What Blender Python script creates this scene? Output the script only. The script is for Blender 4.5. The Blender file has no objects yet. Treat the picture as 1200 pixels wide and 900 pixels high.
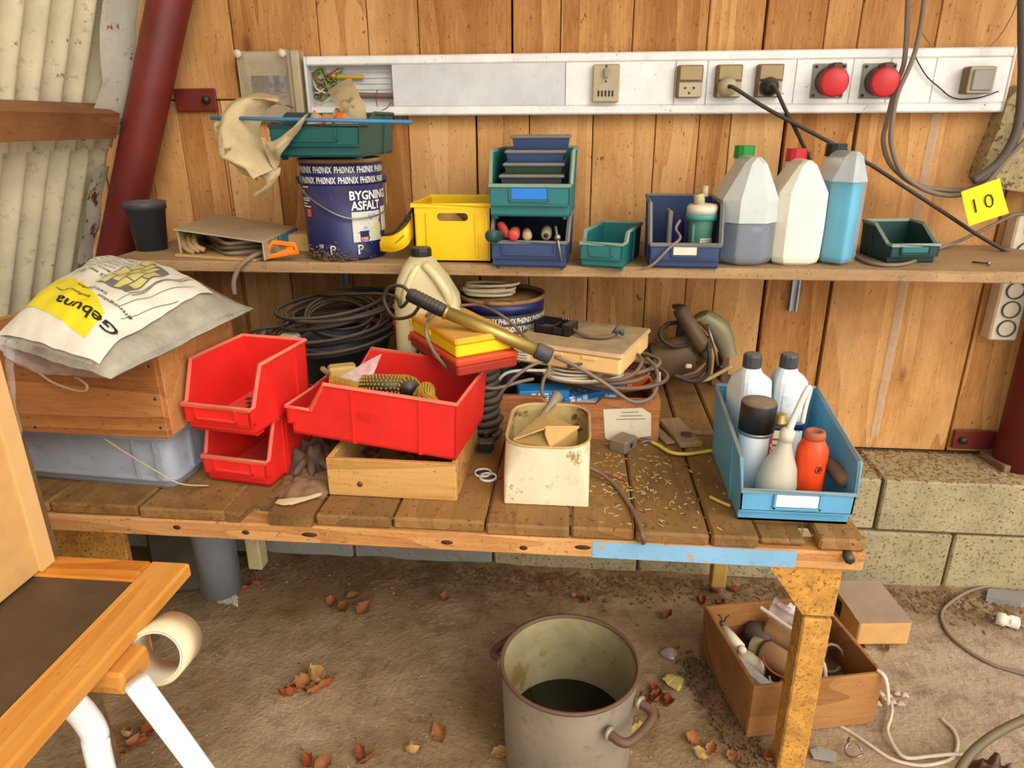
import bpy, math, random
from mathutils import Vector, Matrix, noise
R = math.radians
random.seed(7)
COL = bpy.context.scene.collection
SC = bpy.context.scene

# ------------------------------------------------------------ camera
F_PX, PITCH, YAW, ROLL = 820.0, R(20.42), R(5.49), R(.27)
CAM = Vector((0, -1.7, 1.08))
_fwd = Vector((-math.sin(YAW)*math.cos(PITCH), math.cos(YAW)*math.cos(PITCH), -math.sin(PITCH)))
_rt = Vector((math.cos(YAW), math.sin(YAW), 0))
_dn = _fwd.cross(_rt)
_r2 = _rt*math.cos(ROLL) + _dn*math.sin(ROLL)
_d2 = -_rt*math.sin(ROLL) + _dn*math.cos(ROLL)
cam = bpy.data.cameras.new('camera'); cam.sensor_width = 36; cam.lens = F_PX/1200*36
cam.clip_start = .02
camo = bpy.data.objects.new('camera', cam); COL.objects.link(camo)
mw = Matrix((_r2, -_d2, -_fwd)).transposed().to_4x4(); mw.translation = CAM
camo.matrix_world = mw
SC.camera = camo

# ------------------------------------------------------------ light
w = bpy.data.worlds.new('daylight'); SC.world = w; w.use_nodes = True
bg = w.node_tree.nodes['Background']; bg.inputs[0].default_value = (1.0, .96, .90, 1); bg.inputs[1].default_value = 1.55
sun = bpy.data.lights.new('sun', 'SUN'); sun.energy = 2.9; sun.angle = R(50); sun.color = (1, .95, .86)
so = bpy.data.objects.new('sun', sun); COL.objects.link(so)
so.rotation_euler = Vector((-.62, .70, -.62)).to_track_quat('-Z', 'Y').to_euler()
SC.view_settings.view_transform = 'Standard'; SC.view_settings.look = 'None'
SC.view_settings.exposure = 0.0; SC.view_settings.gamma = 1
SC.view_settings.use_curve_mapping = False

# a photograph pixel on a real plane of the shed -> world point
def P(px, py, z=None, y=None, x=None):
    d = _r2*((px-600)/F_PX) + _d2*((py-450)/F_PX) + _fwd
    if z is not None: t = (z-CAM.z)/d.z
    elif y is not None: t = (y-CAM.y)/d.y
    else: t = (x-CAM.x)/d.x
    return CAM + d*t

# ------------------------------------------------------------ materials
def lin(c):
    o = []
    for v in c[:3]:
        v /= 255
        o.append(v/12.92 if v <= .04045 else ((v+.055)/1.055)**2.4)
    return (*o, 1)
class NT:
    def __init__(s, name):
        s.m = bpy.data.materials.new(name); s.m.use_nodes = True
        s.t = s.m.node_tree; s.n = s.t.nodes; s.b = s.n['Principled BSDF']
    def add(s, typ, **kw):
        n = s.n.new(typ)
        for k, v in kw.items(): setattr(n, k, v)
        return n
    def link(s, a, b): s.t.links.new(a, b)
    def inp(s, sock, v):
        if hasattr(v, 'is_output') or isinstance(v, bpy.types.NodeSocket): s.link(v, sock)
        else: sock.default_value = v
    def math(s, op, a, b=0.0, clamp=False):
        n = s.add('ShaderNodeMath', operation=op); n.use_clamp = clamp
        s.inp(n.inputs[0], a); s.inp(n.inputs[1], b); return n.outputs[0]
    def mix(s, f, a, b, mode='MIX'):
        n = s.add('ShaderNodeMix', data_type='RGBA', blend_type=mode)
        s.inp(n.inputs[0], f); s.inp(n.inputs[6], a); s.inp(n.inputs[7], b); return n.outputs[2]
    def ramp(s, f, stops):
        n = s.add('ShaderNodeValToRGB'); e = n.color_ramp.elements
        while len(e) < len(stops): e.new(.5)
        for i, (p, c) in enumerate(stops):
            e[i].position = p; e[i].color = c if len(c) == 4 else (*c, 1)
        s.inp(n.inputs[0], f); return n.outputs[0]
    def rng(s, v, a, b, c, d):
        n = s.add('ShaderNodeMapRange'); s.inp(n.inputs[0], v)
        for i, q in enumerate((a, b, c, d)): n.inputs[i+1].default_value = q
        return n.outputs[0]
    def coords(s, scale=(1, 1, 1), rnd=True):
        tc = s.add('ShaderNodeTexCoord'); mp = s.add('ShaderNodeMapping')
        v = tc.outputs['Object']
        if rnd:
            oi = s.add('ShaderNodeObjectInfo')
            vm = s.add('ShaderNodeVectorMath', operation='SCALE'); vm.inputs[0].default_value = (37, 91, 53)
            s.link(oi.outputs['Random'], vm.inputs['Scale'])
            va = s.add('ShaderNodeVectorMath', operation='ADD'); s.link(v, va.inputs[0]); s.link(vm.outputs[0], va.inputs[1]); v = va.outputs[0]
        s.link(v, mp.inputs[0]); mp.inputs['Scale'].default_value = scale
        return mp.outputs[0]
    def noise(s, vec, scale=5, det=4, rough=.55, out=0, dist=0):
        n = s.add('ShaderNodeTexNoise'); s.link(vec, n.inputs[0])
        n.inputs['Scale'].default_value = scale; n.inputs['Detail'].default_value = det
        n.inputs['Roughness'].default_value = rough; n.inputs['Distortion'].default_value = dist
        return n.outputs[out]
    def bump(s, h, st=.3, dist=.002):
        n = s.add('ShaderNodeBump'); n.inputs['Strength'].default_value = st; n.inputs['Distance'].default_value = dist
        s.link(h, n.inputs['Height']); s.link(n.outputs[0], s.b.inputs['Normal'])
    def up(s):
        g = s.add('ShaderNodeNewGeometry'); x = s.add('ShaderNodeSeparateXYZ'); s.link(g.outputs['Normal'], x.inputs[0]); return x.outputs[2]
def scl(c, k): return (min(1, c[0]*k), min(1, c[1]*k), min(1, c[2]*k), 1)
DUST = lin((150, 126, 92))
def mat(name, col, rough=.55, metal=0, var=.14, vs=14, dust=.5, dcol=None, bump=.12, bs=90, alpha=1, spots=None, grime=.25, spec=.4):
    """plain painted / plastic / metal surface with settled dust, grime spots and fine relief"""
    k = NT(name); c = lin(col); v = k.coords()
    n1 = k.noise(v, vs, 5, .6); n2 = k.noise(v, bs, 3)
    base = k.mix(k.rng(n1, .3, .7, 0, 1), scl(c, 1-var), scl(c, 1+var*.6))
    if grime:
        g = k.rng(k.noise(v, 38, 6, .7), .56, .72, 0, grime)
        base = k.mix(g, base, lin((92, 74, 52)))
    if spots:
        sp = k.rng(k.noise(v, spots[1], 4, .7), spots[2], spots[2]+.06, 0, 1)
        base = k.mix(sp, base, lin(spots[0]))
    if dust:
        u = k.rng(k.up(), .25, .95, 0, 1)
        d = k.math('MULTIPLY', u, k.rng(k.noise(v, 24, 5, .65), .25, .7, .35*dust, dust), True)
        base = k.mix(d, base, dcol and lin(dcol) or DUST)
        k.link(k.math('ADD', k.math('MULTIPLY', d, .4), rough, True), k.b.inputs['Roughness'])
    else: k.b.inputs['Roughness'].default_value = rough
    k.link(base, k.b.inputs['Base Color'])
    k.b.inputs['Metallic'].default_value = metal; k.b.inputs['Alpha'].default_value = alpha
    k.b.inputs['Specular IOR Level'].default_value = spec
    if bump: k.bump(n2, bump, .001)
    return k.m
def wood(name, dark, mid, light, axis=2, ring=16, tone=.25, dirt=.0, dcol=(110, 88, 60), knots=.5, rough=.72, saw=0, flecks=.6, streak=0, rk=.2, stain=0):
    """boards: long grain on one axis, growth rings, knots, flecks, a tone of its own for every board"""
    k = NT(name)
    s = [1, 1, 1]; s[axis] = .09
    v = k.coords(tuple(s)); vr = k.coords((1, 1, 1))
    oi = k.add('ShaderNodeObjectInfo')
    wv = k.add('ShaderNodeTexNoise'); k.link(v, wv.inputs[0]); wv.inputs['Scale'].default_value = ring*.55; wv.inputs['Detail'].default_value = 2; wv.inputs['Distortion'].default_value = .6
    rings = k.math('FRACT', k.math('MULTIPLY', wv.outputs[0], 9))
    rings = k.rng(rings, 0, 1, 0, 1)
    fine = k.noise(v, 190, 4, .7)
    big = k.noise(vr, 3.2, 3)
    f = k.math('ADD', k.math('MULTIPLY', rings, rk), k.math('MULTIPLY', fine, .42))
    f = k.math('ADD', f, k.math('MULTIPLY', big, .42))
    f = k.math('ADD', f, k.math('MULTIPLY', k.math('SUBTRACT', oi.outputs['Random'], .5), tone))
    c = k.ramp(f, [(.28, lin(dark)), (.52, lin(mid)), (.82, lin(light))])
    if knots:
        sv = [4.2, 4.2, 4.2]; sv[axis] = 2.3
        vk = k.coords(tuple(sv))
        vo = k.add('ShaderNodeTexVoronoi'); k.link(vk, vo.inputs[0]); vo.inputs['Scale'].default_value = 1.35
        wob = k.math('ADD', vo.outputs[0], k.math('MULTIPLY', k.noise(vr, 40, 3), .05))
        kf = k.rng(wob, .055, .115, knots, 0); c = k.mix(kf, c, lin((96, 52, 22)))
        kh = k.rng(wob, .10, .30, knots*.45, 0); c = k.mix(kh, c, lin(dark))
    if streak:
        st = [7, 7, 7]; st[axis] = .9
        sn = k.noise(k.coords(tuple(st)), 1, 4, .6); c = k.mix(k.rng(sn, .56, .72, 0, streak), c, scl(lin(dark), .6))
    if flecks:
        fl = [1, 1, 1]; fl[axis] = .45
        fn = k.noise(k.coords(tuple(fl)), 130, 3, .6); c = k.mix(k.rng(fn, .655, .70, 0, flecks), c, lin((58, 36, 18)))
    if dirt:
        dn = k.noise(vr, 9, 6, .7); c = k.mix(k.rng(dn, .30, .68, dirt*.25, dirt), c, lin(dcol))
        u = k.rng(k.up(), .3, .9, 0, dirt*.5); c = k.mix(u, c, lin(dcol))
    if stain:
        sn2 = k.noise(vr, 5.5, 7, .72); c = k.mix(k.rng(sn2, .52, .74, 0, stain), c, scl(lin(dark), .55))
        sp = k.noise(vr, 210, 2, .5); c = k.mix(k.rng(sp, .66, .70, 0, stain*1.2), c, lin((64, 44, 26)))
    k.link(c, k.b.inputs['Base Color']); k.b.inputs['Roughness'].default_value = rough
    k.b.inputs['Specular IOR Level'].default_value = .2
    h = fine
    if saw:
        ws = k.add('ShaderNodeTexWave', wave_type='BANDS', bands_direction='Z'); k.link(vr, ws.inputs[0]); ws.inputs['Scale'].default_value = 60; ws.inputs['Distortion'].default_value = 2.5
        h = k.math('ADD', fine, k.math('MULTIPLY', ws.outputs[1], saw))
    k.bump(h, .35, .0012)
    return k.m
def clear(name, col, alpha=.3, rough=.25, spec=.5):
    k = NT(name); v = k.coords()
    a = k.rng(k.noise(v, 16, 5, .65), .3, .75, alpha*.55, min(1, alpha*1.6))
    k.link(a, k.b.inputs['Alpha']); k.b.inputs['Base Color'].default_value = lin(col)
    k.b.inputs['Roughness'].default_value = rough; k.b.inputs['Specular IOR Level'].default_value = spec
    k.bump(k.noise(v, 26, 4), .35, .003)
    return k.m

# ------------------------------------------------------------ mesh builder
MWD = {}
class MB:
    def __init__(s): s.v = []; s.f = []; s.sm = []
    def raw(s, vs, fs, M=None, smooth=False):
        n = len(s.v)
        s.v += [M @ Vector(p) if M else Vector(p) for p in vs]
        s.f += [[i+n for i in f] for f in fs]; s.sm += [smooth]*len(fs)
        return s
    def box(s, c, d, M=None, rz=0, taper=0):
        x, y, z = d[0]/2, d[1]/2, d[2]/2; k = 1-taper
        vs = [(-x*k, -y*k, -z), (x*k, -y*k, -z), (x*k, y*k, -z), (-x*k, y*k, -z), (-x, -y, z), (x, -y, z), (x, y, z), (-x, y, z)]
        T = Matrix.Translation(c) @ Matrix.Rotation(rz, 4, 'Z')
        return s.raw(vs, [(0, 3, 2, 1), (4, 5, 6, 7), (0, 1, 5, 4), (1, 2, 6, 5), (2, 3, 7, 6), (3, 0, 4, 7)], (M @ T) if M else T)
    def bx(s, x0, x1, y0, y1, z0, z1, M=None):
        return s.box(((x0+x1)/2, (y0+y1)/2, (z0+z1)/2), (abs(x1-x0), abs(y1-y0), abs(z1-z0)), M)
    def rbox(s, c, d, r=.004, M=None, rz=0):
        """box with chamfered edges, 26 faces"""
        hx, hy, hz = d[0]/2, d[1]/2, d[2]/2; r = min(r, hx*.9, hy*.9, hz*.9)
        vs = []; ix = {}
        for sx in (-1, 1):
            for sy in (-1, 1):
                for sz in (-1, 1):
                    for a in range(3):
                        q = [sx*(hx-r), sy*(hy-r), sz*(hz-r)]; q[a] = (sx*hx, sy*hy, sz*hz)[a]
                        ix[(sx, sy, sz, a)] = len(vs); vs.append(q)
        fs = []
        S = (-1, 1)
        for a in range(3):
            b, c_ = (a+1) % 3, (a+2) % 3
            for sa in S:
                def g(sb, sc_):
                    q = [0, 0, 0]; q[a] = sa; q[b] = sb; q[c_] = sc_; return ix[(*q, a)]
                f = [g(-1, -1), g(1, -1), g(1, 1), g(-1, 1)]; fs.append(f if sa > 0 else f[::-1])
            for sb in S:
                for sc_ in S:
                    q = [0, 0, 0]; q[b] = sb; q[c_] = sc_
                    q0 = q[:]; q0[a] = -1; q1 = q[:]; q1[a] = 1
                    f = [ix[(*q0, b)], ix[(*q1, b)], ix[(*q1, c_)], ix[(*q0, c_)]]
                    fs.append(f if sb*sc_ < 0 else f[::-1])
        for sx in S:
            for sy in S:
                for sz in S:
                    f = [ix[(sx, sy, sz, a)] for a in range(3)]; fs.append(f if sx*sy*sz > 0 else f[::-1])
        T = Matrix.Translation(c) @ Matrix.Rotation(rz, 4, 'Z')
        return s.raw(vs, fs, (M @ T) if M else T)
    def tube(s, pts, r, n=8, closed=False, smooth=True, M=None):
        pts = [Vector(p) for p in pts]; N = len(pts)
        rr = r if isinstance(r, (list, tuple)) else [r]*N
        vs = []; fs = []; up = None
        for i, p in enumerate(pts):
            a = pts[(i-1) % N] if (closed or i > 0) else p; b = pts[(i+1) % N] if (closed or i < N-1) else p
            t = (b-a)
            t = t.normalized() if t.length > 1e-9 else Vector((0, 0, 1))
            if up is None: up = t.orthogonal().normalized()
            else:
                up = up - t*up.dot(t)
                up = up.normalized() if up.length > 1e-6 else t.orthogonal().normalized()
            q = t.cross(up)
            for j in range(n):
                an = 2*math.pi*j/n; vs.append(p + (up*math.cos(an) + q*math.sin(an))*rr[i])
        for i in range(N if closed else N-1):
            for j in range(n):
                a = i*n+j; b = i*n+(j+1) % n; k = ((i+1) % N)*n
                fs.append((a, b, k+(j+1) % n, k+j))
        if not closed:
            fs.append(tuple(range(n))[::-1]); fs.append(tuple(range((N-1)*n, N*n)))
        return s.raw(vs, fs, M, smooth)
    def lathe(s, prof, n=24, c=(0, 0, 0), M=None, smooth=True, closed=False, cap=True):
        """profile [(r,z)...] turned about z; profile ends are capped"""
        vs = []; fs = []
        for r, z in prof:
            for j in range(n):
                a = 2*math.pi*j/n; vs.append((c[0]+r*math.cos(a), c[1]+r*math.sin(a), c[2]+z))
        m = len(prof)
        for i in range(m if closed else m-1):
            k = (i+1) % m
            for j in range(n): fs.append((i*n+j, i*n+(j+1) % n, k*n+(j+1) % n, k*n+j))
        if not closed and cap:
            fs.append(tuple(range(n))[::-1]); fs.append(tuple(range((m-1)*n, m*n)))
        return s.raw(vs, fs, M, smooth)
    def cyl(s, a, b, r, r2=None, n=14, smooth=True):
        return s.tube([a, b], [r, r if r2 is None else r2], n, smooth=smooth)
    def prism(s, poly, h, M=None):
        """polygon in local xy, extruded 0..h on z"""
        n = len(poly); vs = [(x, y, 0) for x, y in poly] + [(x, y, h) for x, y in poly]
        fs = [tuple(range(n))[::-1], tuple(range(n, 2*n))] + [(i, (i+1) % n, n+(i+1) % n, n+i) for i in range(n)]
        return s.raw(vs, fs, M)
    def loft(s, secs, M=None, smooth=True, cap=True):
        n = len(secs[0]); vs = [p for q in secs for p in q]; fs = []
        for i in range(len(secs)-1):
            for j in range(n): fs.append((i*n+j, i*n+(j+1) % n, (i+1)*n+(j+1) % n, (i+1)*n+j))
        if cap: fs.append(tuple(range(n))[::-1]); fs.append(tuple(range((len(secs)-1)*n, len(secs)*n)))
        return s.raw(vs, fs, M, smooth)
    def grid(s, fn, nu, nv, M=None, smooth=True, thick=0):
        vs = [Vector(fn(i/nu, j/nv)) for i in range(nu+1) for j in range(nv+1)]; fs = []
        W = nv+1
        for i in range(nu):
            for j in range(nv): fs.append((i*W+j, (i+1)*W+j, (i+1)*W+j+1, i*W+j+1))
        if thick:
            n = len(vs); vs += [v-Vector((0, 0, thick)) for v in vs]
            fs += [tuple(i+n for i in f[::-1]) for f in fs[:]]
            for i in range(nu):
                fs.append((i*W, i*W+n, (i+1)*W+n, (i+1)*W)); a = i*W+nv; b = (i+1)*W+nv; fs.append((a, b, b+n, a+n))
            for j in range(nv):
                fs.append((j, j+1, j+1+n, j+n)); a = nu*W+j; fs.append((a, a+n, a+1+n, a+1))
        return s.raw(vs, fs, M, smooth)
    def map(s, fn): s.v = [Vector(fn(p)) for p in s.v]; return s
    def mesh(s, name, m):
        me = bpy.data.meshes.new(name); me.from_pydata([tuple(p) for p in s.v], [], s.f)
        me.polygons.foreach_set('use_smooth', s.sm); me.validate()
        if m: me.materials.append(m)
        me.update(); return me
    def build(s, name, m, parent=None, world=False, loc=None):
        """world=True: the points are world points and are moved into the parent's space"""
        if parent is not None and world:
            I = MWD[parent.name].inverted(); s.v = [I @ p for p in s.v]
        if parent is None and loc is not None and world: s.v = [p-Vector(loc) for p in s.v]
        o = bpy.data.objects.new(name, s.mesh(name, m)); COL.objects.link(o)
        if parent is not None: o.parent = parent; MWD[o.name] = MWD[parent.name].copy()
        else:
            if loc is not None: o.location = loc
            MWD[o.name] = Matrix.Translation(loc or (0, 0, 0))
        return o
def tag(o, label, cat, group=None):
    o['label'] = label; o['category'] = cat
    if group: o['group'] = group
    return o
def T(name, label, cat, loc=(0, 0, 0), rz=0, group=None, M=None):
    """a thing: an Empty at its base that parents its parts"""
    o = bpy.data.objects.new(name, None); COL.objects.link(o); o.empty_display_size = .02
    W = M or (Matrix.Translation(loc) @ Matrix.Rotation(rz, 4, 'Z'))
    o.matrix_world = W; MWD[o.name] = W.copy()
    return tag(o, label, cat, group)
def solo(name, label, cat, mb, m, loc=(0, 0, 0), group=None, world=True):
    return tag(mb.build(name, m, None, world, loc), label, cat, group)
def struct(o): o['kind'] = 'structure'; return o
def stuff(o): o['kind'] = 'stuff'; return o
def smooth_path(pts, k=6, closed=False):
    pts = [Vector(p) for p in pts]; n = len(pts); out = []
    for i in range(n if closed else n-1):
        g = (lambda q: pts[q % n]) if closed else (lambda q: pts[max(0, min(n-1, q))])
        p0, p1, p2, p3 = g(i-1), g(i), g(i+1), g(i+2)
        for j in range(k):
            t = j/k
            out.append(.5*((2*p1) + (p2-p0)*t + (2*p0-5*p1+4*p2-p3)*t*t + (3*p1-p0-3*p2+p3)*t**3))
    if not closed: out.append(pts[-1])
    return out
def cable(pts, r, n=7, k=6, closed=False): return MB().tube(smooth_path(pts, k, closed), r, n, closed)
def coil(c, rx, ry, loops, jit=.01, h=.0, rot=0, seed=1, step=14, tilt=(0, 0), phase=0):
    """points of a hand-wound coil lying about c"""
    rd = random.Random(seed); out = []
    tot = int(loops*step)
    o = [rd.uniform(-1, 1) for _ in range(int(loops)+3)]; o2 = [rd.uniform(-1, 1) for _ in range(int(loops)+3)]; o3 = [rd.uniform(-1, 1) for _ in range(int(loops)+3)]
    for i in range(tot+1):
        a = 2*math.pi*i/step + phase; l = i/step; li = int(l); t = l-li
        f = lambda q: q[li]*(1-t) + q[li+1]*t
        x = (rx + f(o)*jit)*math.cos(a) + f(o2)*jit; y = (ry + f(o)*jit)*math.sin(a) + f(o3)*jit
        X = x*math.cos(rot) - y*math.sin(rot); Y = x*math.sin(rot) + y*math.cos(rot)
        out.append(Vector(c) + Vector((X, Y, h*l/max(1, loops) + X*tilt[0] + Y*tilt[1] + f(o2)*jit*.25)))
    return out
_txt = {}
def text_pts(body, size=1.0, bold=0.0):
    key = (body, bold)
    if key not in _txt:
        cu = bpy.data.curves.new('lettering', 'FONT'); cu.body = body; cu.size = 1; cu.resolution_u = 2; cu.offset = bold
        ob = bpy.data.objects.new('lettering', cu); COL.objects.link(ob)
        me = bpy.data.meshes.new_from_object(ob)
        vs = [(v.co.x, v.co.y) for v in me.vertices]; fs = [list(p.vertices) for p in me.polygons]
        bpy.data.objects.remove(ob); bpy.data.curves.remove(cu); bpy.data.meshes.remove(me)
        x0 = min(v[0] for v in vs); x1 = max(v[0] for v in vs)
        _txt[key] = ([(x-x0, y) for x, y in vs], fs, x1-x0)
    vs, fs, wd = _txt[key]
    return [(x*size, y*size) for x, y in vs], fs, wd*size
def put_text(mb, body, size, fn, bold=0.0, width=None):
    vs, fs, wd = text_pts(body, size, bold)
    k = (width/wd) if width else 1
    return mb.raw([fn(x*k, y) for x, y in vs], fs)
def rrect(w, d, z, r=.02, cx=0, cy=0, n=4):
    """rounded rectangle section"""
    r = min(r, w/2*.98, d/2*.98); out = []
    for qx, qy, a0 in ((1, -1, -90), (1, 1, 0), (-1, 1, 90), (-1, -1, 180)):
        for i in range(n+1):
            a = R(a0 + 90*i/n); out.append((cx+qx*(w/2-r)+r*math.cos(a), cy+qy*(d/2-r)+r*math.sin(a), z))
    return out
def wob(p, s, k): return k*noise.noise(Vector(p)*s)

# ------------------------------------------------------------ palette
WALLW = wood('wall_pine', (164, 108, 56), (207, 152, 92), (228, 183, 126), 2, 10, .34, 0, knots=.85, saw=.12, flecks=.75, streak=.4, rk=.18, stain=.3)
BENCHW = wood('bench_planks', (70, 44, 22), (128, 88, 46), (176, 128, 72), 1, 9, .3, .6, (142, 108, 64), knots=.3, flecks=.6, streak=.6, stain=.7)
BEAMW = wood('bench_beam', (138, 82, 38), (184, 126, 70), (214, 164, 106), 0, 14, .2, .12, knots=.7, flecks=.6, streak=.4, stain=.4)
SHELFW = wood('shelf_board', (124, 88, 54), (170, 130, 86), (198, 162, 116), 0, 12, .2, .7, (150, 124, 92), knots=.4, stain=.5, streak=.4)
CRATEW = wood('crate_wood', (140, 82, 40), (186, 122, 66), (208, 150, 92), 0, 10, .2, .2, knots=.3, streak=.3, stain=.4)
PINE = wood('drawer_pine', (160, 108, 52), (200, 150, 84), (220, 176, 112), 0, 10, .2, .18, knots=.4, stain=.4)
FIR = wood('drawer_fir', (140, 80, 44), (182, 116, 70), (206, 148, 100), 0, 26, .2, .12, knots=0, stain=.4)
BOXW = wood('floor_box_wood', (118, 76, 42), (162, 110, 62), (188, 138, 84), 0, 8, .2, .15, knots=.3, stain=.4)
RAILW = wood('rail_wood', (98, 54, 30), (132, 80, 46), (156, 106, 68), 1, 10, .2, .35, (140, 108, 72), stain=.4)
OAK = wood('frame_oak', (158, 96, 34), (192, 128, 54), (208, 150, 76), 1, 9, .15, 0, knots=0, rough=.35, flecks=.2)
SCRAP = wood('scrap_wood', (130, 104, 72), (170, 142, 104), (194, 168, 130), 1, 10, .3, .5, knots=0)
GREYW = wood('grey_wood', (96, 72, 50), (128, 100, 74), (150, 122, 94), 1, 9, .3, .4, knots=0)
RED = mat('red_plastic', (222, 40, 34), .45, 0, .12, 12, .35, (214, 140, 112), .1, 60, grime=.1)
REDRIM = mat('red_plastic_worn_rim', (222, 92, 72), .6, 0, .2, 20, .6, (206, 160, 126), grime=.2)
BLUEB = mat('blue_bin_plastic', (92, 158, 194), .45, dust=.35, grime=.2)
BLUERIM = mat('blue_bin_rim', (112, 146, 160), .6, dust=.7)
NAVY = mat('navy_plastic', (46, 64, 104), .5, dust=.5, grime=.35)
NAVYRIM = mat('navy_rim', (112, 110, 108), .65, dust=.7)
TEAL = mat('teal_plastic', (34, 112, 110), .45, dust=.4, grime=.25)
TEALRIM = mat('teal_rim', (130, 150, 132), .65, dust=.6)
GREEN = mat('bottle_green_plastic', (16, 84, 80), .4, dust=.45, grime=.2)
DKGREEN = mat('dark_green_plastic', (28, 62, 60), .5, dust=.35, grime=.2)
OLIVEG = mat('deep_green_box', (32, 62, 40), .5, dust=.4)
GREYBLACK = mat('grey_black_plastic', (56, 58, 64), .5, dust=.5)
BLACK = mat('black_plastic', (30, 28, 28), .45, dust=.4)
CABLEK = mat('black_cable', (52, 44, 38), .6, dust=.35, bump=0)
CABLEG = mat('grey_cable', (128, 110, 94), .6, dust=.3, bump=0)
CABLEW = mat('white_cable', (214, 200, 176), .55, dust=.3, bump=0)
CABLEY = mat('yellow_cable', (224, 196, 84), .5, dust=.2, bump=0)
CABLEB = mat('brown_cable', (104, 80, 62), .6, dust=.4, bump=0)
TRUNK = mat('trunking_white', (242, 240, 234), .5, dust=.3, grime=.12, spots=((96, 84, 70), 90, .665))
TRUNKG = mat('trunking_grey', (214, 214, 214), .5, dust=.3, grime=.1, spots=((110, 98, 84), 90, .68))
ALU = mat('aluminium_rail', (196, 196, 198), .35, .6, dust=.3)
BEIGE = mat('aged_beige_plastic', (188, 172, 138), .5, dust=.5, grime=.35)
BEIGED = mat('switch_beige_dark', (166, 146, 100), .45, dust=.3, grime=.2)
BROWNS = mat('brown_side_plastic', (124, 96, 66), .55, dust=.2)
CREAM = mat('cream_plastic', (224, 210, 184), .5, dust=.35)
SOCKETK = mat('socket_grey', (88, 86, 84), .5, dust=.2)
GREYSW = mat('switch_grey', (150, 146, 134), .5, dust=.3)
REDLID = mat('red_cap', (196, 36, 42), .4, dust=.25, dcol=(150, 90, 70))
STEEL = mat('dull_steel', (150, 146, 140), .4, .8, dust=.4)
DARKST = mat('dark_steel', (70, 68, 66), .45, .6, dust=.4)
ZINC = mat('galvanised', (170, 176, 184), .4, .7, dust=.15)
POSTR = mat('oxide_red_paint', (112, 38, 30), .5, 0, .25, 9, .35, spots=((96, 62, 48), 40, .66), grime=.3)
RUSTY = mat('rusty_yellow_paint', (196, 142, 62), .8, 0, .35, 40, .2, spots=((134, 86, 40), 170, .545), grime=.7, bump=.3)
CORR = mat('cream_enamel_sheet', (216, 204, 170), .5, 0, .22, 9, .25, spots=((108, 70, 46), 26, .65), grime=.6)
CONC = mat('concrete_block', (164, 150, 114), .9, 0, .22, 12, .3, (150, 128, 92), 1.0, 150, spots=((92, 80, 56), 150, .56), grime=.45)
CONCG = mat('concrete_block_grey', (140, 138, 132), .9, 0, .2, 9, .3, (140, 124, 100), .6, 130, spots=((84, 78, 66), 120, .62), grime=.35)
MORTAR = mat('mortar', (88, 72, 50), .95, dust=.2)
WOODWOOL = mat('wood_wool_board', (168, 150, 108), .95, 0, .3, 60, 0, bump=1, bs=110, spots=((98, 80, 50), 90, .55))
DARK = mat('dark_gap', (34, 24, 16), .95, dust=0, bump=0)
SOIL = mat('dry_dirt', (112, 84, 52), .95, 0, .35, 60, 0, bump=.6, bs=160, spots=((70, 48, 28), 80, .6))
PAPER = mat('aged_paper', (226, 214, 186), .8, 0, .08, 14, .15, grime=.2, spots=((168, 140, 96), 26, .68))
WHITE = mat('white_print', (236, 232, 222), .6, dust=.12, grime=.12)
INK = mat('black_ink', (34, 30, 28), .7, dust=.05, grime=0, bump=0)
GREYINK = mat('grey_ink', (120, 112, 104), .8, dust=0, grime=0, bump=0)
PHBLUE = mat('printed_blue_tin', (26, 34, 88), .4, .1, .25, 9, .25, grime=.35, spots=((122, 98, 66), 30, .69))
PHDARK = mat('printed_dark_tin', (24, 24, 40), .45, .1, .2, 9, .3, grime=.3)
RUST = mat('rusty_tin_lid', (150, 112, 70), .8, .1, .3, 14, .4, spots=((104, 64, 34), 22, .58), grime=.3)
YELLOW = mat('yellow_crate_plastic', (240, 196, 10), .42, 0, .06, 10, .2, grime=.12)
YELLOW2 = mat('yellow_orange_plastic', (240, 168, 20), .42, 0, .06, 10, .75, (164, 134, 88), grime=.12)
NOTE = mat('yellow_note_paper', (252, 224, 20), .7, dust=0, grime=0, bump=.02, var=.03)
ORANGE = mat('orange_plastic', (240, 130, 26), .45, dust=.3, grime=.1)
ORRED = mat('orange_red_plastic', (206, 62, 24), .45, dust=.3, grime=.12)
ORBOT = mat('orange_bottle', (232, 72, 24), .4, dust=.5, dcol=(140, 80, 50), grime=.12)
CARD = mat('brown_cardboard', (206, 158, 96), .85, 0, .1, 30, .1, grime=.1, bump=.1)
CARDD = mat('tan_cardboard', (192, 156, 92), .85, 0, .12, 20, .3, grime=.2)
CARTON = mat('dirty_white_carton', (216, 202, 168), .8, 0, .12, 10, .1, grime=.35, spots=((150, 122, 78), 18, .64))
CARTONIN = mat('stained_carton_inside', (196, 172, 112), .85, 0, .25, 16, .3, spots=((112, 84, 40), 20, .56))
RAG = mat('dusty_rag', (186, 164, 124), .9, 0, .2, 14, .3, grime=.35, spots=((120, 96, 62), 12, .62))
LEATHER = mat('dark_leather', (74, 54, 42), .7, 0, .3, 14, .4, grime=.3)
LEATHERL = mat('brown_leather', (118, 86, 56), .75, 0, .3, 14, .45, grime=.3)
POTM = mat('stained_aluminium', (150, 138, 122), .5, .3, .25, 7, .1, spots=((126, 98, 72), 10, .62), grime=.5)
POTIN = mat('pot_inside_scale', (164, 152, 112), .55, .15, .35, 7, .1, spots=((138, 114, 64), 8, .56), grime=.5)
BROWNM = mat('brown_iron', (96, 66, 52), .6, .2, dust=.2)
OIL = mat('dark_oily_water', (14, 12, 8), .12, dust=0, grime=0, bump=0)
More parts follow.
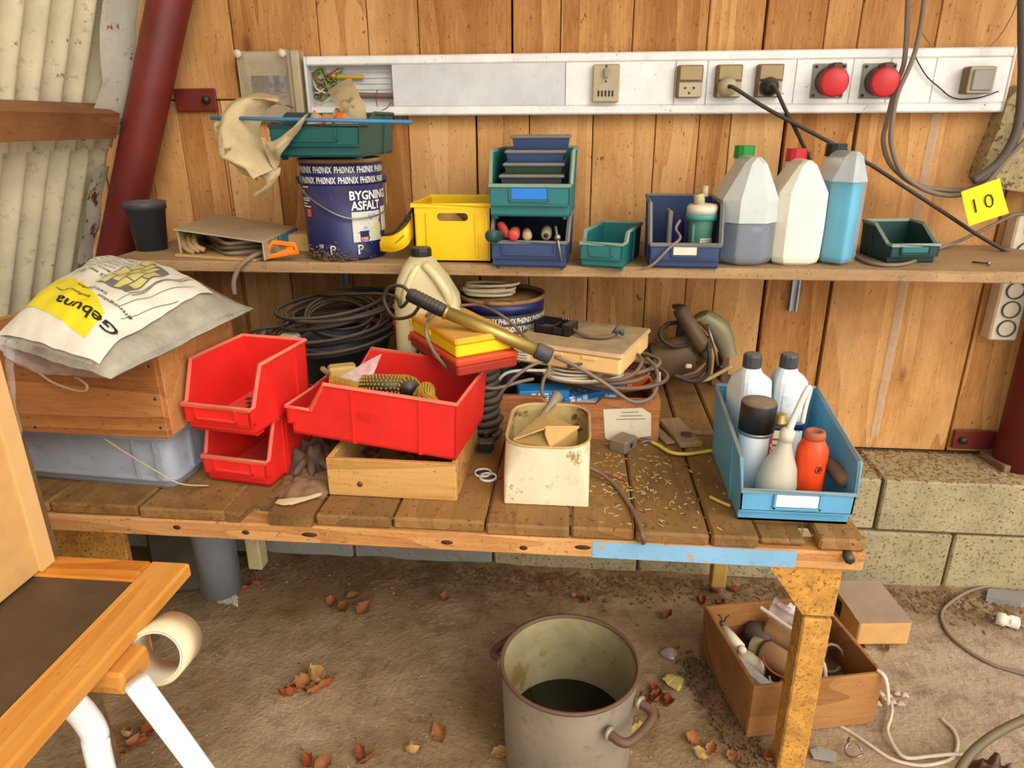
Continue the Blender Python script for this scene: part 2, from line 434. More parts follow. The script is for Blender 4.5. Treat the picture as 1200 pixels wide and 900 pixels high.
MILK = mat('milky_plastic', (212, 198, 150), .4, 0, .1, 8, .3, grime=.12, alpha=.92)
CAN2M = mat('white_hdpe', (236, 230, 212), .4, 0, .05, 8, .45, grime=.16, spots=((120, 110, 90), 70, .70))
SHELLU = mat('milky_hdpe_upper', (216, 222, 218), .3, 0, .08, 8, .45, grime=.12, alpha=.78, bump=.05)
SHELLBU = mat('milky_hdpe_pale', (214, 226, 230), .3, 0, .08, 8, .4, grime=.10, alpha=.6, bump=.05)
SHELL = mat('translucent_hdpe', (214, 220, 214), .3, 0, .08, 8, .4, grime=.14, alpha=.27, bump=.05)
SHELLB = mat('clear_hdpe', (206, 222, 226), .25, 0, .06, 8, .3, grime=.08, alpha=.22, bump=.05)
LIQN = mat('navy_fluid', (26, 48, 96), .2, dust=0, grime=0, bump=0, var=.05)
LIQB = mat('bright_blue_fluid', (20, 168, 206), .2, dust=0, grime=0, bump=0, var=.05)
LIQP = mat('pale_blue_fluid', (170, 200, 214), .3, dust=0, grime=0, bump=0, var=.04)
OILBOT = mat('pale_blue_bottle', (214, 226, 230), .35, 0, .05, 8, .5, grime=.12)
AMBER = mat('amber_dregs', (190, 172, 120), .3, dust=0, grime=0, bump=0)
BRASS = mat('brass_tube', (176, 150, 80), .38, .65, .12, 20, .3, grime=.12)
GRINDG = mat('grey_green_casting', (150, 142, 106), .45, .2, .2, 14, .45, grime=.35)
GRINDB = mat('dusty_black_casing', (98, 78, 52), .45, 0, .25, 10, 1.0, (152, 122, 80), grime=.35)
TEALGL = mat('teal_filter_bowl', (96, 146, 126), .3, 0, .1, 10, .35, grime=.2, alpha=.9)
BLUEPK = mat('blue_package', (30, 134, 198), .35, 0, .1, 20, .1, grime=.08)
ORPK = mat('orange_package', (240, 104, 30), .4, 0, .08, 20, .1, grime=.08)
SILVER = mat('spray_can_grey', (204, 208, 206), .4, .1, .1, 12, .15, grime=.25)
PVC = mat('grey_pvc_pipe', (112, 116, 122), .28, 0, .15, 8, .2, grime=.2)
WHITEP = mat('white_painted_tube', (238, 236, 232), .25, 0, .03, 8, .05, grime=.06)
BROWNBD = mat('dark_brown_board', (58, 40, 30), .4, 0, .2, 9, .18, grime=.15)
TAPE = mat('tape_roll', (222, 204, 164), .35, 0, .05, 12, .05, grime=.05)
PAINTB = mat('flaking_blue_paint', (126, 172, 204), .65, 0, .12, 12, .1, grime=.5, spots=((190, 140, 90), 26, .60))
BAGCLR = clear('clear_polythene', (216, 206, 186), .42, .22)
BAGTHIN = clear('thin_clear_film', (230, 226, 218), .3, .2)
CLRCOV = clear('clear_cover', (206, 194, 172), .22, .3)
FIBRE = mat('grey_mineral_fibre', (140, 132, 116), .95, 0, .25, 18, .2, bump=.8)
LEAF = mat('dry_leaf', (150, 92, 48), .8, 0, .4, 12, .1, grime=.3)
LEAFP = mat('pale_dry_leaf', (190, 150, 92), .8, 0, .3, 12, .1, grime=.3)
FOIL = mat('crumpled_foil', (206, 202, 196), .35, .6, .1, 20, .1, grime=.1)
GOLD = mat('gold_thread', (206, 164, 62), .45, .4, dust=.1, bump=0)
PLBAG = clear('milky_bag', (224, 210, 214), .6, .3)

# ------------------------------------------------------------ setting
BT, ST = .48, .816                     # bench top, shelf top
WB, WT = .298, 2.0                     # wooden wall bottom / top
JOINT = 1.135
# back wall: boards nailed side by side, upper row over lower row
back = struct(MB().bx(-1.75, 1.9, .024, .05, 0, WT).build('wall_back', DARK))
def board_row(seams, z0, z1, gaps):
    for i in range(len(seams)-1):
        a, b = seams[i], seams[i+1]
        g = gaps.get(i, .0011); g2 = gaps.get(i+1, .0011)
        wd = b-a-g-g2
        off = random.uniform(-.0025, .0015)
        m = MB().rbox((0, 0, 0), (wd, .022, z1-z0), .0016)
        o = m.build('plank', WALLW, back); o.location = ((a+g+b-g2)/2, .011-off*.5+.0005, (z0+z1)/2)
def sx(px, py): return P(px, py, y=0).x
up = [-1.6, -1.42, -1.28, -1.13, -.985] + [sx(x, 30) for x in (182, 270, 372, 430, 490, 600, 657, 742, 830, 897, 968, 1008, 1100)] + [1.06, 1.2, 1.36, 1.52, 1.7]
board_row(up, JOINT+.0015, WT, {6: .002, 10: .0025, 14: .003})
lo = [-1.6, -1.45, -1.3, -1.17, -1.05, -.96, -.86] + [sx(x, y) for x, y in ((265, 180), (330, 240), (405, 230), (480, 185), (559, 200), (620, 200), (693, 200), (765, 200), (815, 200), (851, 200), (917, 174), (1002, 162))] + [sx(1115, 500), 1.12, 1.27, 1.42, 1.6]
board_row(lo, WB, JOINT-.0015, {8: .002, 11: .0025, 17: .004, 18: .004, 19: .003})
sa, sb2 = P(1101, 133, y=0), P(1027, 513, y=0)
m = MB(); m.grid(lambda u, v: (.752+.018*v+.003*noise.noise((u*9, v, 1)), -.0016, sb2.z+(sa.z-sb2.z)*u), 24, 2); m.build('chalky_stripe', clear('chalky_smear', (214, 194, 172), .4, .9, .1), back)
# foundation: two courses of concrete blocks standing out below the boards
YB = -.171
base = struct(MB().bx(-1.8, 1.9, YB+.012, .03, 0, WB-.006).build('wall_foundation', MORTAR))
def blocks(x0, z0, z1, m, n=10, L=.37):
    for i in range(n):
        a = x0 + i*L
        o = MB().rbox((0, 0, 0), (L-.007, .165, z1-z0-.007), .004).build('concrete_block', m if a > -.28 else CONCG, base)
        o.location = (a+L/2, YB+.0825+random.uniform(-.002, .002), (z0+z1)/2)
blocks(.726-.37*6, .158, WB, CONC); blocks(.911-.37*7, 0, .158, CONC, 10)
# earth floor: trowelled, stony, rising against the foundation
def floor_z(x, y):
    d = max(0, min(1, (y+.42)/.25)); e = max(0, min(1, (x+.2)/.8))
    return (.006*noise.noise((x*3, y*3, 0)) + .0035*noise.noise((x*11, y*11, 3)) + .0018*noise.noise((x*40, y*26, 7)) + d*d*(.012+.010*noise.noise((x*9, y*9, 5))) - .004)
fl = MB(); fl.grid(lambda u, v: ((lambda X, Y: (X, Y, floor_z(X, Y)))(-1.9+4.0*u, -2.6+2.47*v)), 230, 150)
def floor_mat():
    k = NT('earth_floor'); v = k.coords(rnd=False)
    big = k.noise(v, 2.3, 5, .6); mid = k.noise(v, 16, 8, .72); fine = k.noise(v, 130, 4, .7)
    tex = k.noise(k.coords((1.0, 1.0, 1), False), 1, 2)
    c = k.mix(k.rng(big, .36, .62, 0, 1), lin((140, 110, 74)), lin((182, 156, 122)))
    x = k.add('ShaderNodeSeparateXYZ'); k.link(v, x.inputs[0])
    c = k.mix(k.rng(x.outputs[0], .25, 1.0, 0, .8), c, lin((186, 166, 142)))
    c = k.mix(k.rng(mid, .48, .68, 0, .55), c, lin((92, 66, 40)))
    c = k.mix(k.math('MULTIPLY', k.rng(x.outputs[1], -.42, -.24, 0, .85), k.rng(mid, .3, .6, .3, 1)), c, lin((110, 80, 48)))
    c = k.mix(k.rng(fine, .66, .72, 0, .5), c, lin((60, 42, 26)))
    k.link(c, k.b.inputs['Base Color']); k.b.inputs['Roughness'].default_value = .9; k.b.inputs['Specular IOR Level'].default_value = .2
    wv = k.add('ShaderNodeTexWave', wave_type='RINGS', rings_direction='Z'); mp = k.add('ShaderNodeMapping'); k.link(v, mp.inputs[0]); mp.inputs['Location'].default_value = (.18, .62, 0)
    k.link(mp.outputs[0], wv.inputs[0]); wv.inputs['Scale'].default_value = 17; wv.inputs['Distortion'].default_value = 7; wv.inputs['Detail'].default_value = 3; wv.inputs['Detail Scale'].default_value = 2
    sw = k.math('ADD', k.math('MULTIPLY', wv.outputs[1], k.rng(big, .35, .6, .0, .14)), k.noise(v, 55, 5, .75))
    h = k.math('ADD', k.math('MULTIPLY', sw, .8), k.math('ADD', mid, k.math('MULTIPLY', fine, .5)))
    k.bump(h, .9, .007); return k.m
struct(fl.build('floor', floor_mat()))
# corrugated side wall leaning inwards, two overlapping sheets on a timber rail
def wl_x(z): return -1.0 - .40*(1.336-z)
def corr(z0, z1, off, y0=-2.3, y1=-.02, ph=0):
    m = MB(); n = int((y1-y0)/.0055)
    def f(u, v):
        y = y0+(y1-y0)*u; z = z0+(z1-z0)*v
        return (wl_x(z)+off+.0125*math.sin(2*math.pi*y/.064+ph) + .002*noise.noise((y*4, z*4, 1)), y, z)
    return m.grid(f, n, 6)
wl = struct(corr(1.03, 2.05, .0).build('wall_left', CORR))
corr(0, 1.06, -.006, ph=.5).build('lower_sheet', CORR, wl)
# torn white lining by the post
def torn(u, v):
    z = 1.06+.5*v; x = wl_x(z)+.035
    return (x+.012*math.sin(v*9)+.01*u, -.175+.11*u+.02*noise.noise((0, v*7, 2))*(1-u), z)
TORN = mat('torn_white_lining', (214, 208, 190), .7, dust=.2, spots=((140, 84, 50), 24, .6))
MB().grid(torn, 8, 14).build('torn_lining', TORN, wl)
def torn2(u, v):
    z = .70+.29*v; x = wl_x(z)+.02
    return (x+.004*math.sin(v*14), -.115+.055*u, z)
MB().grid(torn2, 5, 10).build('rusty_flashing', mat('rust_eaten_sheet', (206, 196, 176), .6, dust=.2, spots=((120, 60, 36), 26, .52)), wl)
# unseen roof of the shed, added so daylight comes from the front
struct(MB().bx(-1.3, 1.7, -.95, .1, WT, WT+.04).build('shading_ceiling', GREYW))

# steel posts
def steel_post(label, a, b, r, brk, side):
    t = T('steel_post', label, 'post', a)
    MB().cyl(a, b, r, n=28).build('pipe', POSTR, t, True)
    for z in brk:
        k = (z-a[2])/(b[2]-a[2]); x = a[0]+(b[0]-a[0])*k
        MB().rbox((x+side*.075, -.008, z), (.10, .008, .05), .002).build('bracket', POSTR, t, True)
        MB().cyl((x+side*.105, -.010, z), (x+side*.105, -.024, z), .009, n=6).build('bolt', DARKST, t, True)
steel_post('dark red leaning steel pipe post between corrugated sheet and plank wall', (-1.471, -.075, 0), (-.608, -.075, 1.99), .043, (1.135,), 1)
steel_post('dark red steel pipe post at the right end of the block ledge', (1.072, -.068, .298), (1.062, -.068, 1.99), .052, (.335,), -1)
# rail along the corrugated sheet
def rail(y0, y1):
    c, s = math.cos(R(21.8)), math.sin(R(21.8)); z = 1.10; x = wl_x(z)+.012
    ax = Vector((c, 0, -s)); uz = Vector((s, 0, c))
    m = MB(); o = Vector((x, 0, z))
    vs = []
    for y in (y0, y1):
        for a, b in ((0, -.028), (.058, -.028), (.058, .028), (0, .028)):
            q = o+ax*a+uz*b; vs.append((q.x, y, q.z))
    m.raw(vs, [(0, 1, 2, 3), (7, 6, 5, 4), (0, 4, 5, 1), (1, 5, 6, 2), (2, 6, 7, 3), (3, 7, 4, 0)]); return m
solo('timber_rail', 'reddish brown timber rail across the corrugated sheet beside the leaning post', 'rail', rail(-2.2, -.13), RAILW, (-1.1, -.3, 1.1))

# wood wool board at the right edge
wb = MB()
poly = [P(x, y, y=-.05) for x, y in ((1198, 100), (1182, 118), (1172, 150), (1158, 180), (1148, 208), (1156, 219), (1178, 222), (1205, 226))]
poly = [(p.x, p.z) for p in poly] + [(1.006, .94), (1.006, 1.17)]
wb.prism([(x, z) for x, z in poly], .048, Matrix(((1, 0, 0, 0), (0, 0, -1, -.0), (0, 1, 0, 0), (0, 0, 0, 1))))
solo('insulation_board', 'crumbly beige wood wool board fixed on the planks by the right edge', 'board', wb, WOODWOOL, (.95, -.02, 1.03))

# ------------------------------------------------------------ cable trunking and what is fitted on it
tx0, tx1, tz0, tz1 = -.618, .872, 1.098, 1.222
t = T('cable_trunking', 'long white cable trunking across the plank wall, open at its left end', 'cable trunking', (0, 0, tz0))
m = MB(); m.bx(tx0, tx1, -.006, -.001, tz0, tz1)
for i in range(6): m.bx(tx0, -.42, -.009, -.006, tz0+.032+i*.012, tz0+.038+i*.012)
m.build('back_plate', TRUNKG, t, True)
MB().rbox(((tx0+tx1)/2, -.02, tz0+.0095), (tx1-tx0, .04, .019), .003).build('lower_rail', TRUNK, t, True)
MB().rbox(((tx0+tx1)/2, -.02, tz1-.0095), (tx1-tx0, .04, .019), .003).build('upper_rail', TRUNK, t, True)
MB().rbox((tx0-.003, -.02, (tz0+tz1)/2), (.006, .042, tz1-tz0), .002).build('end_cap', TRUNKG, t, True)
MB().rbox((tx1+.002, -.02, (tz0+tz1)/2), (.005, .041, tz1-tz0), .002).build('end_cap', TRUNK, t, True)
cov = [-.425, -.04, .195, .262, .445, .56, .635, .725, tx1]
for i in range(len(cov)-1):
    MB().rbox(((cov[i]+cov[i+1])/2, -.034, (tz0+tz1)/2), (cov[i+1]-cov[i]-.0012, .008, tz1-tz0-.0385), .001).build('cover', TRUNKG if i < 1 else TRUNK, t, True)
WIREC = [mat('wire_green', (110, 140, 50), .5, bump=0), mat('wire_brown', (110, 80, 56), .5, bump=0), mat('wire_red', (176, 40, 36), .5, bump=0), mat('wire_pale', (206, 196, 170), .5, bump=0)]
rd = random.Random(5)
for i in range(14):
    z = tz0+.03+rd.random()*.062; q = [(tx0+.004, -.014, z)]
    for j in range(3): q.append((tx0+.022+j*.024+rd.uniform(-.008, .008), -.012-rd.random()*.016, max(tz0+.024, min(tz1-.024, z+rd.uniform(-.03, .03)))))
    cable(q, .0022, 5, 4).build('wire', WIREC[(0, 1, 3, 0, 2, 3)[i % 6]], t, True)
cable([(tx0+.04, -.018, 1.182), (-.52, -.02, 1.18), (-.495, -.02, 1.179)], .0052, 8).build('wire', mat('wire_yellow', (204, 164, 60), .5, bump=0), t, True)
cable([(-.54, -.018, 1.148), (-.50, -.02, 1.142), (-.42, -.02, 1.140)], .0058, 8).build('wire', CABLEG, t, True)
cable([P(442, 105, y=-.03), P(441, 118, y=-.034), P(445, 129, y=-.038), P(454, 126, y=-.04), P(458, 120, y=-.03)], .0013, 5).build('wire', WIREC[2], t, True)

def face(px0, py0, px1, py1, y):
    a = P(px0, py0, y=y); b = P(px1, py1, y=y); return a.x, b.x, b.z, a.z
# old double pole switch
x0, x1, z0, z1 = face(695, 75, 725, 120, -.055)
t = T('switch_plate', 'aged beige switch plate with slots, leftmost fitting on the white trunking', 'switch', (x0, -.038, z0))
MB().rbox(((x0+x1)/2, -.0465, (z0+z1)/2), (x1-x0, .017, z1-z0), .003).build('plate', BEIGE, t, True)
MB().rbox(((x0+x1)/2, -.058, z0+.058), (.009, .012, .018), .001).build('toggle', GREYSW, t, True)
m = MB()
for i in range(5): m.bx(x0+.012+i*.0075, x0+.0155+i*.0075, -.0562, -.054, z0+.012, z0+.024)
m.build('slots', INK, t, True)
for zz in (z0+.042, z0+.072): MB().cyl(((x0+x1)/2, -.0545, zz), ((x0+x1)/2, -.0565, zz), .0022, n=8).build('screw', DARKST, t, True)
# three switched sockets
def wall_socket(cx, label):
    t = T('wall_socket', label, 'socket', (cx, -.038, 1.128), group='switched sockets on the white trunking')
    MB().rbox((cx, -.0475, 1.162), (.054, .019, .064), .0025).build('housing', BROWNS, t, True)
    MB().rbox((cx+.002, -.0578, 1.1455), (.048, .004, .029), .001).build('socket_face', BEIGE, t, True)
    MB().rbox((cx+.001, -.0585, 1.178), (.046, .006, .028), .0015).build('rocker', BEIGED, t, True)
    m = MB()
    for a, b in ((-.009, 1.149), (.009, 1.149), (0, 1.139)): m.cyl((cx+a, -.0592, b), (cx+a, -.0602, b), .0024, n=8)
    m.build('pin_holes', INK, t, True)
wall_socket(.224, 'switched beige socket with nothing plugged in, beside the switch plate')
wall_socket(.305, 'middle switched beige socket, with the pale plug in it')
wall_socket(.389, 'switched beige socket holding the black plug')
def plug(px, py, label, m, cm, path, r=.0042):
    c = P(px, py, y=-.066)
    t = T('power_cable', label, 'cable', (c.x, -.0605, c.z))
    b = MB(); b.lathe([(.019, 0), (.0195, .012), (.015, .020), (.007, .026)], 16, M=Matrix.Translation((c.x, -.0612, c.z)) @ Matrix.Rotation(R(90), 4, 'X'))
    b.build('plug', m, t, True)
    cable([(c.x, -.087, c.z)] + path, r, 8).build('cord', cm, t, True)
plug(852, 102, 'dark cable running down right from the pale plug to the power strip', BEIGE, CABLEK,
     [P(862, 104, y=-.098), P(900, 128, y=-.10), P(960, 160, y=-.085), P(1020, 193, y=-.08), P(1060, 219, y=-.085), P(1100, 245, y=-.09), P(1150, 278, y=-.09), P(1200, 306, y=-.09), P(1230, 322, y=-.09)])
plug(901, 102, 'dark cable dropping from the black plug behind the canisters', BLACK, CABLEK,
     [P(909, 104, y=-.098), P(920, 128, y=-.095), P(934, 155, y=-.08), P(950, 190, y=-.05), P(960, 215, y=-.035), P(968, 260, y=-.03), P(970, 283, y=-.03)])
def red_socket(px, py, label):
    c = P(px, py, y=-.042); cx, cz = c.x+.003, c.z
    t = T('industrial_socket', label, 'socket', (cx, -.038, cz-.03), group='red lidded sockets on the trunking')
    MB().rbox((cx, -.0405, cz), (.068, .005, .068), .002).build('mounting_plate', GREYSW, t, True)
    for a in (-.028, .028):
        for b in (-.028, .028): MB().cyl((cx+a, -.043, cz+b), (cx+a, -.0455, cz+b), .0032, n=8).build('screw', DARKST, t, True)
    MB().tube([(cx, -.043, cz), (cx, -.066, cz-.003), (cx, -.078, cz-.004)], [.028, .027, .0265], 24).build('collar', BROWNM, t, True)
    L = MB(); L.tube([(cx, -.0785, cz-.004), (cx, -.083, cz-.004), (cx, -.0865, cz-.004)], [.0285, .029, .025], 28); L.build('lid', REDLID, t, True)
    MB().rbox((cx+.002, -.066, cz+.026), (.020, .038, .014), .003).build('hinge', BROWNM, t, True)
red_socket(969, 95, 'left of two sockets with round red lids on the trunking')
red_socket(1027, 95, 'right of two sockets with round red lids on the trunking')
# square switch at the right end
c = P(1147, 94, y=-.06)
t = T('surface_switch', 'grey square surface switch at the right end of the trunking', 'switch', (c.x, -.038, c.z-.03))
MB().rbox((c.x, -.052, c.z), (.052, .028, .052), .003).build('housing', BROWNS, t, True)
MB().rbox((c.x+.001, -.068, c.z), (.050, .006, .050), .002).build('frame', BEIGE, t, True)
MB().rbox((c.x+.001, -.0725, c.z), (.040, .006, .040), .002).build('rocker', GREYSW, t, True)
# fuse box with a clear cover
x0, x1, z0, z1 = -.776, -.632, 1.085, 1.236
t = T('fuse_box', 'small fuse box with yellowed clear cover left of the trunking', 'fuse box', (x0, 0, z0))
MB().rbox(((x0+x1)/2, -.008, (z0+z1)/2), (x1-x0, .016, z1-z0), .003).build('back_box', BEIGE, t, True)
MB().rbox(((x0+x1)/2-.01, -.020, z1-.072), (.10, .010, .05), .002).build('breaker_panel', BEIGE, t, True)
for i in range(7):
    b = MB().rbox((x0+.030+i*.0135, -.029, 1.166), (.0115, .012, .036), .001).build('breaker', DARKST if i not in (3, 5) else mat('breaker_blue', (96, 130, 176), .5), t, True)
    MB().rbox((x0+.030+i*.0135, -.037, 1.164), (.006, .007, .010), .001).build('toggle', INK, b, True)
MB().rbox(((x0+x1)/2-.008, -.043, (z0+z1)/2), (x1-x0-.022, .004, z1-z0-.006), .002).build('clear_cover', CLRCOV, t, True)
m = MB()
for q in ((x0+.002, x0+.006), (x1-.030, x1-.026)): MB().bx(q[0], q[1], -.045, -.016, z0, z1).build('cover_edge', BEIGE, t, True)
m = None
MB().rbox((x1-.012, -.02, (z0+z1)/2), (.02, .038, z1-z0), .003).build('side_duct', BEIGE, t, True)
for qx in (x0+.008, x1-.034): MB().cyl((qx, -.044, z1-.008), (qx, -.056, z1-.008), .0085, n=16).build('cover_screw', CREAM, t, True)

# power strip upright past the end of the shelf
t = T('power_strip', 'cream power strip with red switch upright past the shelf end', 'power strip', (.985, 0, .60))
MB().rbox((.985, -.022, .745), (.062, .042, .285), .004).build('body', CREAM, t, True)
for i in range(5):
    z = .632+i*.0445
    s_ = MB().lathe([(.0205, 0), (.0205, .004), (.0175, .004), (.0165, -.010)], 20, M=Matrix.Translation((.986, -.0425, z)) @ Matrix.Rotation(R(90), 4, 'X'))
    o = s_.build('outlet', SOCKETK, t, True)
    m = MB()
    for a in (-.008, .008): m.cyl((.986+a, -.034, z), (.986+a, -.0352, z), .003, n=8)
    m.build('pin_holes', INK, o, True)
    MB().cyl((.986, -.034, z+.008), (.986, -.042, z+.008), .002, n=8).build('earth_pin', STEEL, o, True)
MB().rbox((.986, -.045, .858), (.024, .010, .018), .002).build('rocker', REDLID, t, True)
# cables hanging down the wall
def hang(label, pts, r, m, loc):
    return solo('hanging_cable', label, 'cable', cable(pts, r, 8), m, loc)
a = [P(x, y, y=-.07) for x, y in ((1066, -60), (1064, 0), (1060, 70), (1050, 100), (1040, 140), (1035, 165), (1042, 190), (1058, 207), (1075, 217), (1100, 222), (1135, 222), (1165, 205), (1185, 175), (1210, 130))]
hang('grey cable looping down over the trunking, the left of a pair', a, .0052, CABLEG, a[7])
a = [P(x, y, y=-.085) for x, y in ((1086, -60), (1083, 0), (1075, 50), (1066, 78), (1052, 110), (1046, 140), (1044, 165), (1050, 190), (1062, 208), (1088, 224), (1120, 229), (1150, 219), (1175, 192), (1205, 160))]
hang('grey cable looping down over the trunking, the right of a pair', a, .0050, CABLEG, a[7])
a = [P(x, y, y=-.10) for x, y in ((1198, -50), (1198, 40), (1198, 90), (1194, 140), (1184, 170), (1166, 194), (1140, 212))]
hang('thick dark grey hose curving down at the top right corner', a, .0088, mat('dark_grey_hose', (92, 80, 72), .6, dust=.3, bump=0), a[4])
a = [P(x, y, y=-.045) for x, y in ((1072, 66), (1085, 88), (1100, 102), (1118, 115), (1145, 115), (1170, 107))]
hang('thin dark wire sagging across the right end of the trunking', a, .0014, CABLEK, a[2])
a = [P(x, y, y=-.03) for x, y in ((1080, 38), (1095, 56), (1118, 64), (1145, 62), (1165, 50), (1185, 20), (1200, -20))]
hang('thin pale wire sagging above the right end of the trunking', a, .0011, CABLEG, a[2])
# shelf
t = T('storage_shelf', 'dusty pale wooden wall shelf carrying bins, canisters and the blue tin', 'shelf', (0, -.16, ST-.022))
sb = MB(); n = 40
for i in range(1): sb.rbox((0, -.163, ST-.011), (1.9, .318, .022), .002)
sb.map(lambda p: (p[0], p[1], p[2]))
sb.v = [Vector((-.99 if p.x < -.5 else (.925 if p.y > -.1 else 1.16), p.y, p.z)) for p in sb.v]
sb.build('board', SHELFW, t, True)
for x, z1_, z2 in ((P(930, 355, y=-.012).x, .655, .79), (P(402, 330, y=-.03).x, .70, .79)):
    m = MB(); m.bx(x-.009, x+.009, -.004, -.001, z1_, z2); m.bx(x-.009, x-.006, -.016, -.001, z1_, z2); m.bx(x+.006, x+.009, -.016, -.001, z1_, z2)
    m.build('bracket', ZINC, t, True)

# yellow note
c = P(1153, 237, y=-.115); u = (P(1171, 211, y=-.115)-P(1129, 226, y=-.115)).normalized(); vv = (P(1129, 226, y=-.115)-P(1137, 264, y=-.115)).normalized()
t = T('paper_note', 'square yellow paper note numbered 10 on the looping cables', 'note', (c.x, -.115, c.z))
hs = .0375
m = MB(); m.grid(lambda a, b: c+u*(a*2-1)*hs+vv*(b*2-1)*hs+Vector((0, -.006*(1-b)**2*(.5+a), 0)), 6, 6); m.build('sheet', NOTE, t, True)
for ch, x0_ in (('1', -.021), ('0', -.001)):
    m = MB(); put_text(m, ch, .044, lambda x, y: c+u*(x+x0_)+vv*(y-.015)+Vector((0, -.0035, 0)), -.008); m.build('numeral', INK, t, True)

# ------------------------------------------------------------ builders for the repeated kinds
YZX = Matrix(((0, 0, 1, 0), (1, 0, 0, 0), (0, 1, 0, 0), (0, 0, 0, 1)))     # prism drawn in (y,z), extruded on x
XZY = Matrix(((1, 0, 0, 0), (0, 0, -1, 0), (0, 1, 0, 0), (0, 0, 0, 1)))    # prism drawn in (x,z), extruded on -y
def stack_bin(name, label, loc, rz, w, d, h, lip, flat, sl, m, mr, group=None, holder=.5, lab=None, M=None, tap=.05, ribs=(.18, -.22), step=True, knee=None):
    """open fronted stacking bin; origin under its middle, front towards local -y"""
    t = T(name, label, 'storage bin', loc, rz, group, M)
    a = -d/2; q = .0028
    kz = knee or lip
    prof = [(a+.012, 0), (d/2, 0), (d/2, h), (d/2-flat, h), (a+sl, kz), (a, lip), (a, lip*.42), (a+.012, lip*.36)]
    b = MB()
    b.bx(-w/2, w/2, a+.01, d/2, 0, q*1.4)
    b.bx(-w/2, w/2, d/2-q, d/2, 0, h)
    b.bx(-w/2, w/2, a, a+q, lip*.40, lip); b.bx(-w/2, w/2, a, a+.014, lip*.36, lip*.42); b.bx(-w/2, w/2, a+.010, a+.010+q, 0, lip*.42)
    b.prism(prof, q, Matrix.Translation((-w/2, 0, 0)) @ YZX); b.prism(prof, q, Matrix.Translation((w/2-q, 0, 0)) @ YZX)
    kx = lambda p: Vector((p[0]*(1-tap*(1-p[2]/h)), p[1], p[2]))
    b.map(kx).build('body', m, t)
    loop = [(-w/2, a, lip), (-w/2, a+sl, kz+.0005), (-w/2, d/2-flat, h), (-w/2, d/2, h), (w/2, d/2, h), (w/2, d/2-flat, h), (w/2, a+sl, kz+.0005), (w/2, a, lip)]
    if sl < .004: loop = [loop[0]]+loop[2:6]+[loop[7]]
    MB().tube(loop, .0042, 4, True, False).map(kx).build('rim', mr, t)
    for sd in (-1, 1):
        for f in ribs:
            y = d*f; zt = h-.004 if y > d/2-flat else kz+(h-kz)*max(0, (y-a-sl))/max(.01, (d/2-flat-a-sl))-.004
            MB().box((sd*(w/2+.0008), y, zt/2), (.004, .006, zt)).map(kx).build('rib', m, t)
    if holder:
        hw = w*holder; z0, z1 = lip*.50, lip*.93
        hm = MB()
        hm.bx(-hw/2, -hw/2+.003, a-.004, a, z0, z1); hm.bx(hw/2-.003, hw/2, a-.004, a, z0, z1); hm.bx(-hw/2, hw/2, a-.004, a, z0, z0+.003)
        hm.build('label_holder', m, t)
        if lab: MB().bx(-hw/2+.004, hw/2-.004, a-.0022, a-.0005, z0+.004, z1-.001).build('label_card', lab, t)
    if step:
        for sd in (-1, 1): MB().box((sd*w*.42, a+.03, -.003), (.006, .02, .006)).build('foot', m, t)
    return t
def open_box(name, label, cat, loc, rz, w, d, h, th, m, group=None, M=None, front_notch=None):
    """wooden box of five boards: every board is a part"""
    t = T(name, label, cat, loc, rz, group, M)
    def side(n, c, s):
        o = MB().rbox((0, 0, 0), s, .0015).build(n, m, t); o.location = c; return o
    side('base_board', (0, 0, th*.4), (w-.002, d-.002, th*.8))
    if front_notch:
        x0, x1, dz = front_notch
        f = MB().prism([(-w/2, 0), (w/2, 0), (w/2, h), (x1+dz, h), (x1, h-dz), (x0, h-dz), (x0-.004, h-dz), (-w/2, h-dz)] if x0 < -w/2+.02 else [(-w/2, 0), (w/2, 0), (w/2, h), (x1+dz, h), (x1, h-dz), (x0, h-dz), (x0-dz, h), (-w/2, h)], th, XZY)
        o = f.build('front_board', m, t); o.location = (0, -d/2+th, 0)
    else: side('front_board', (0, -d/2+th/2, h/2), (w, th, h))
    side('back_board', (0, d/2-th/2, h/2), (w, th, h))
    for sd in (-1, 1): side('side_board', (sd*(w/2-th/2), 0, h/2), (th, d-2*th, h))
    return t
def lidded_box(name, label, loc, rz, w, d, h, lid, m, ml, group=None, M=None, cat='case'):
    t = T(name, label, cat, loc, rz, group, M)
    MB().rbox((0, 0, (h-lid)/2), (w-.004, d-.004, h-lid), .003).build('body', m, t)
    MB().rbox((0, 0, h-lid/2), (w, d, lid), .003).build('lid', ml, t)
    return t
def soften(o, wd, seg=3):
    b = o.modifiers.new('soft_edges', 'BEVEL'); b.width = wd; b.segments = seg; b.limit_method = 'ANGLE'; b.angle_limit = R(14); b.harden_normals = True; return o
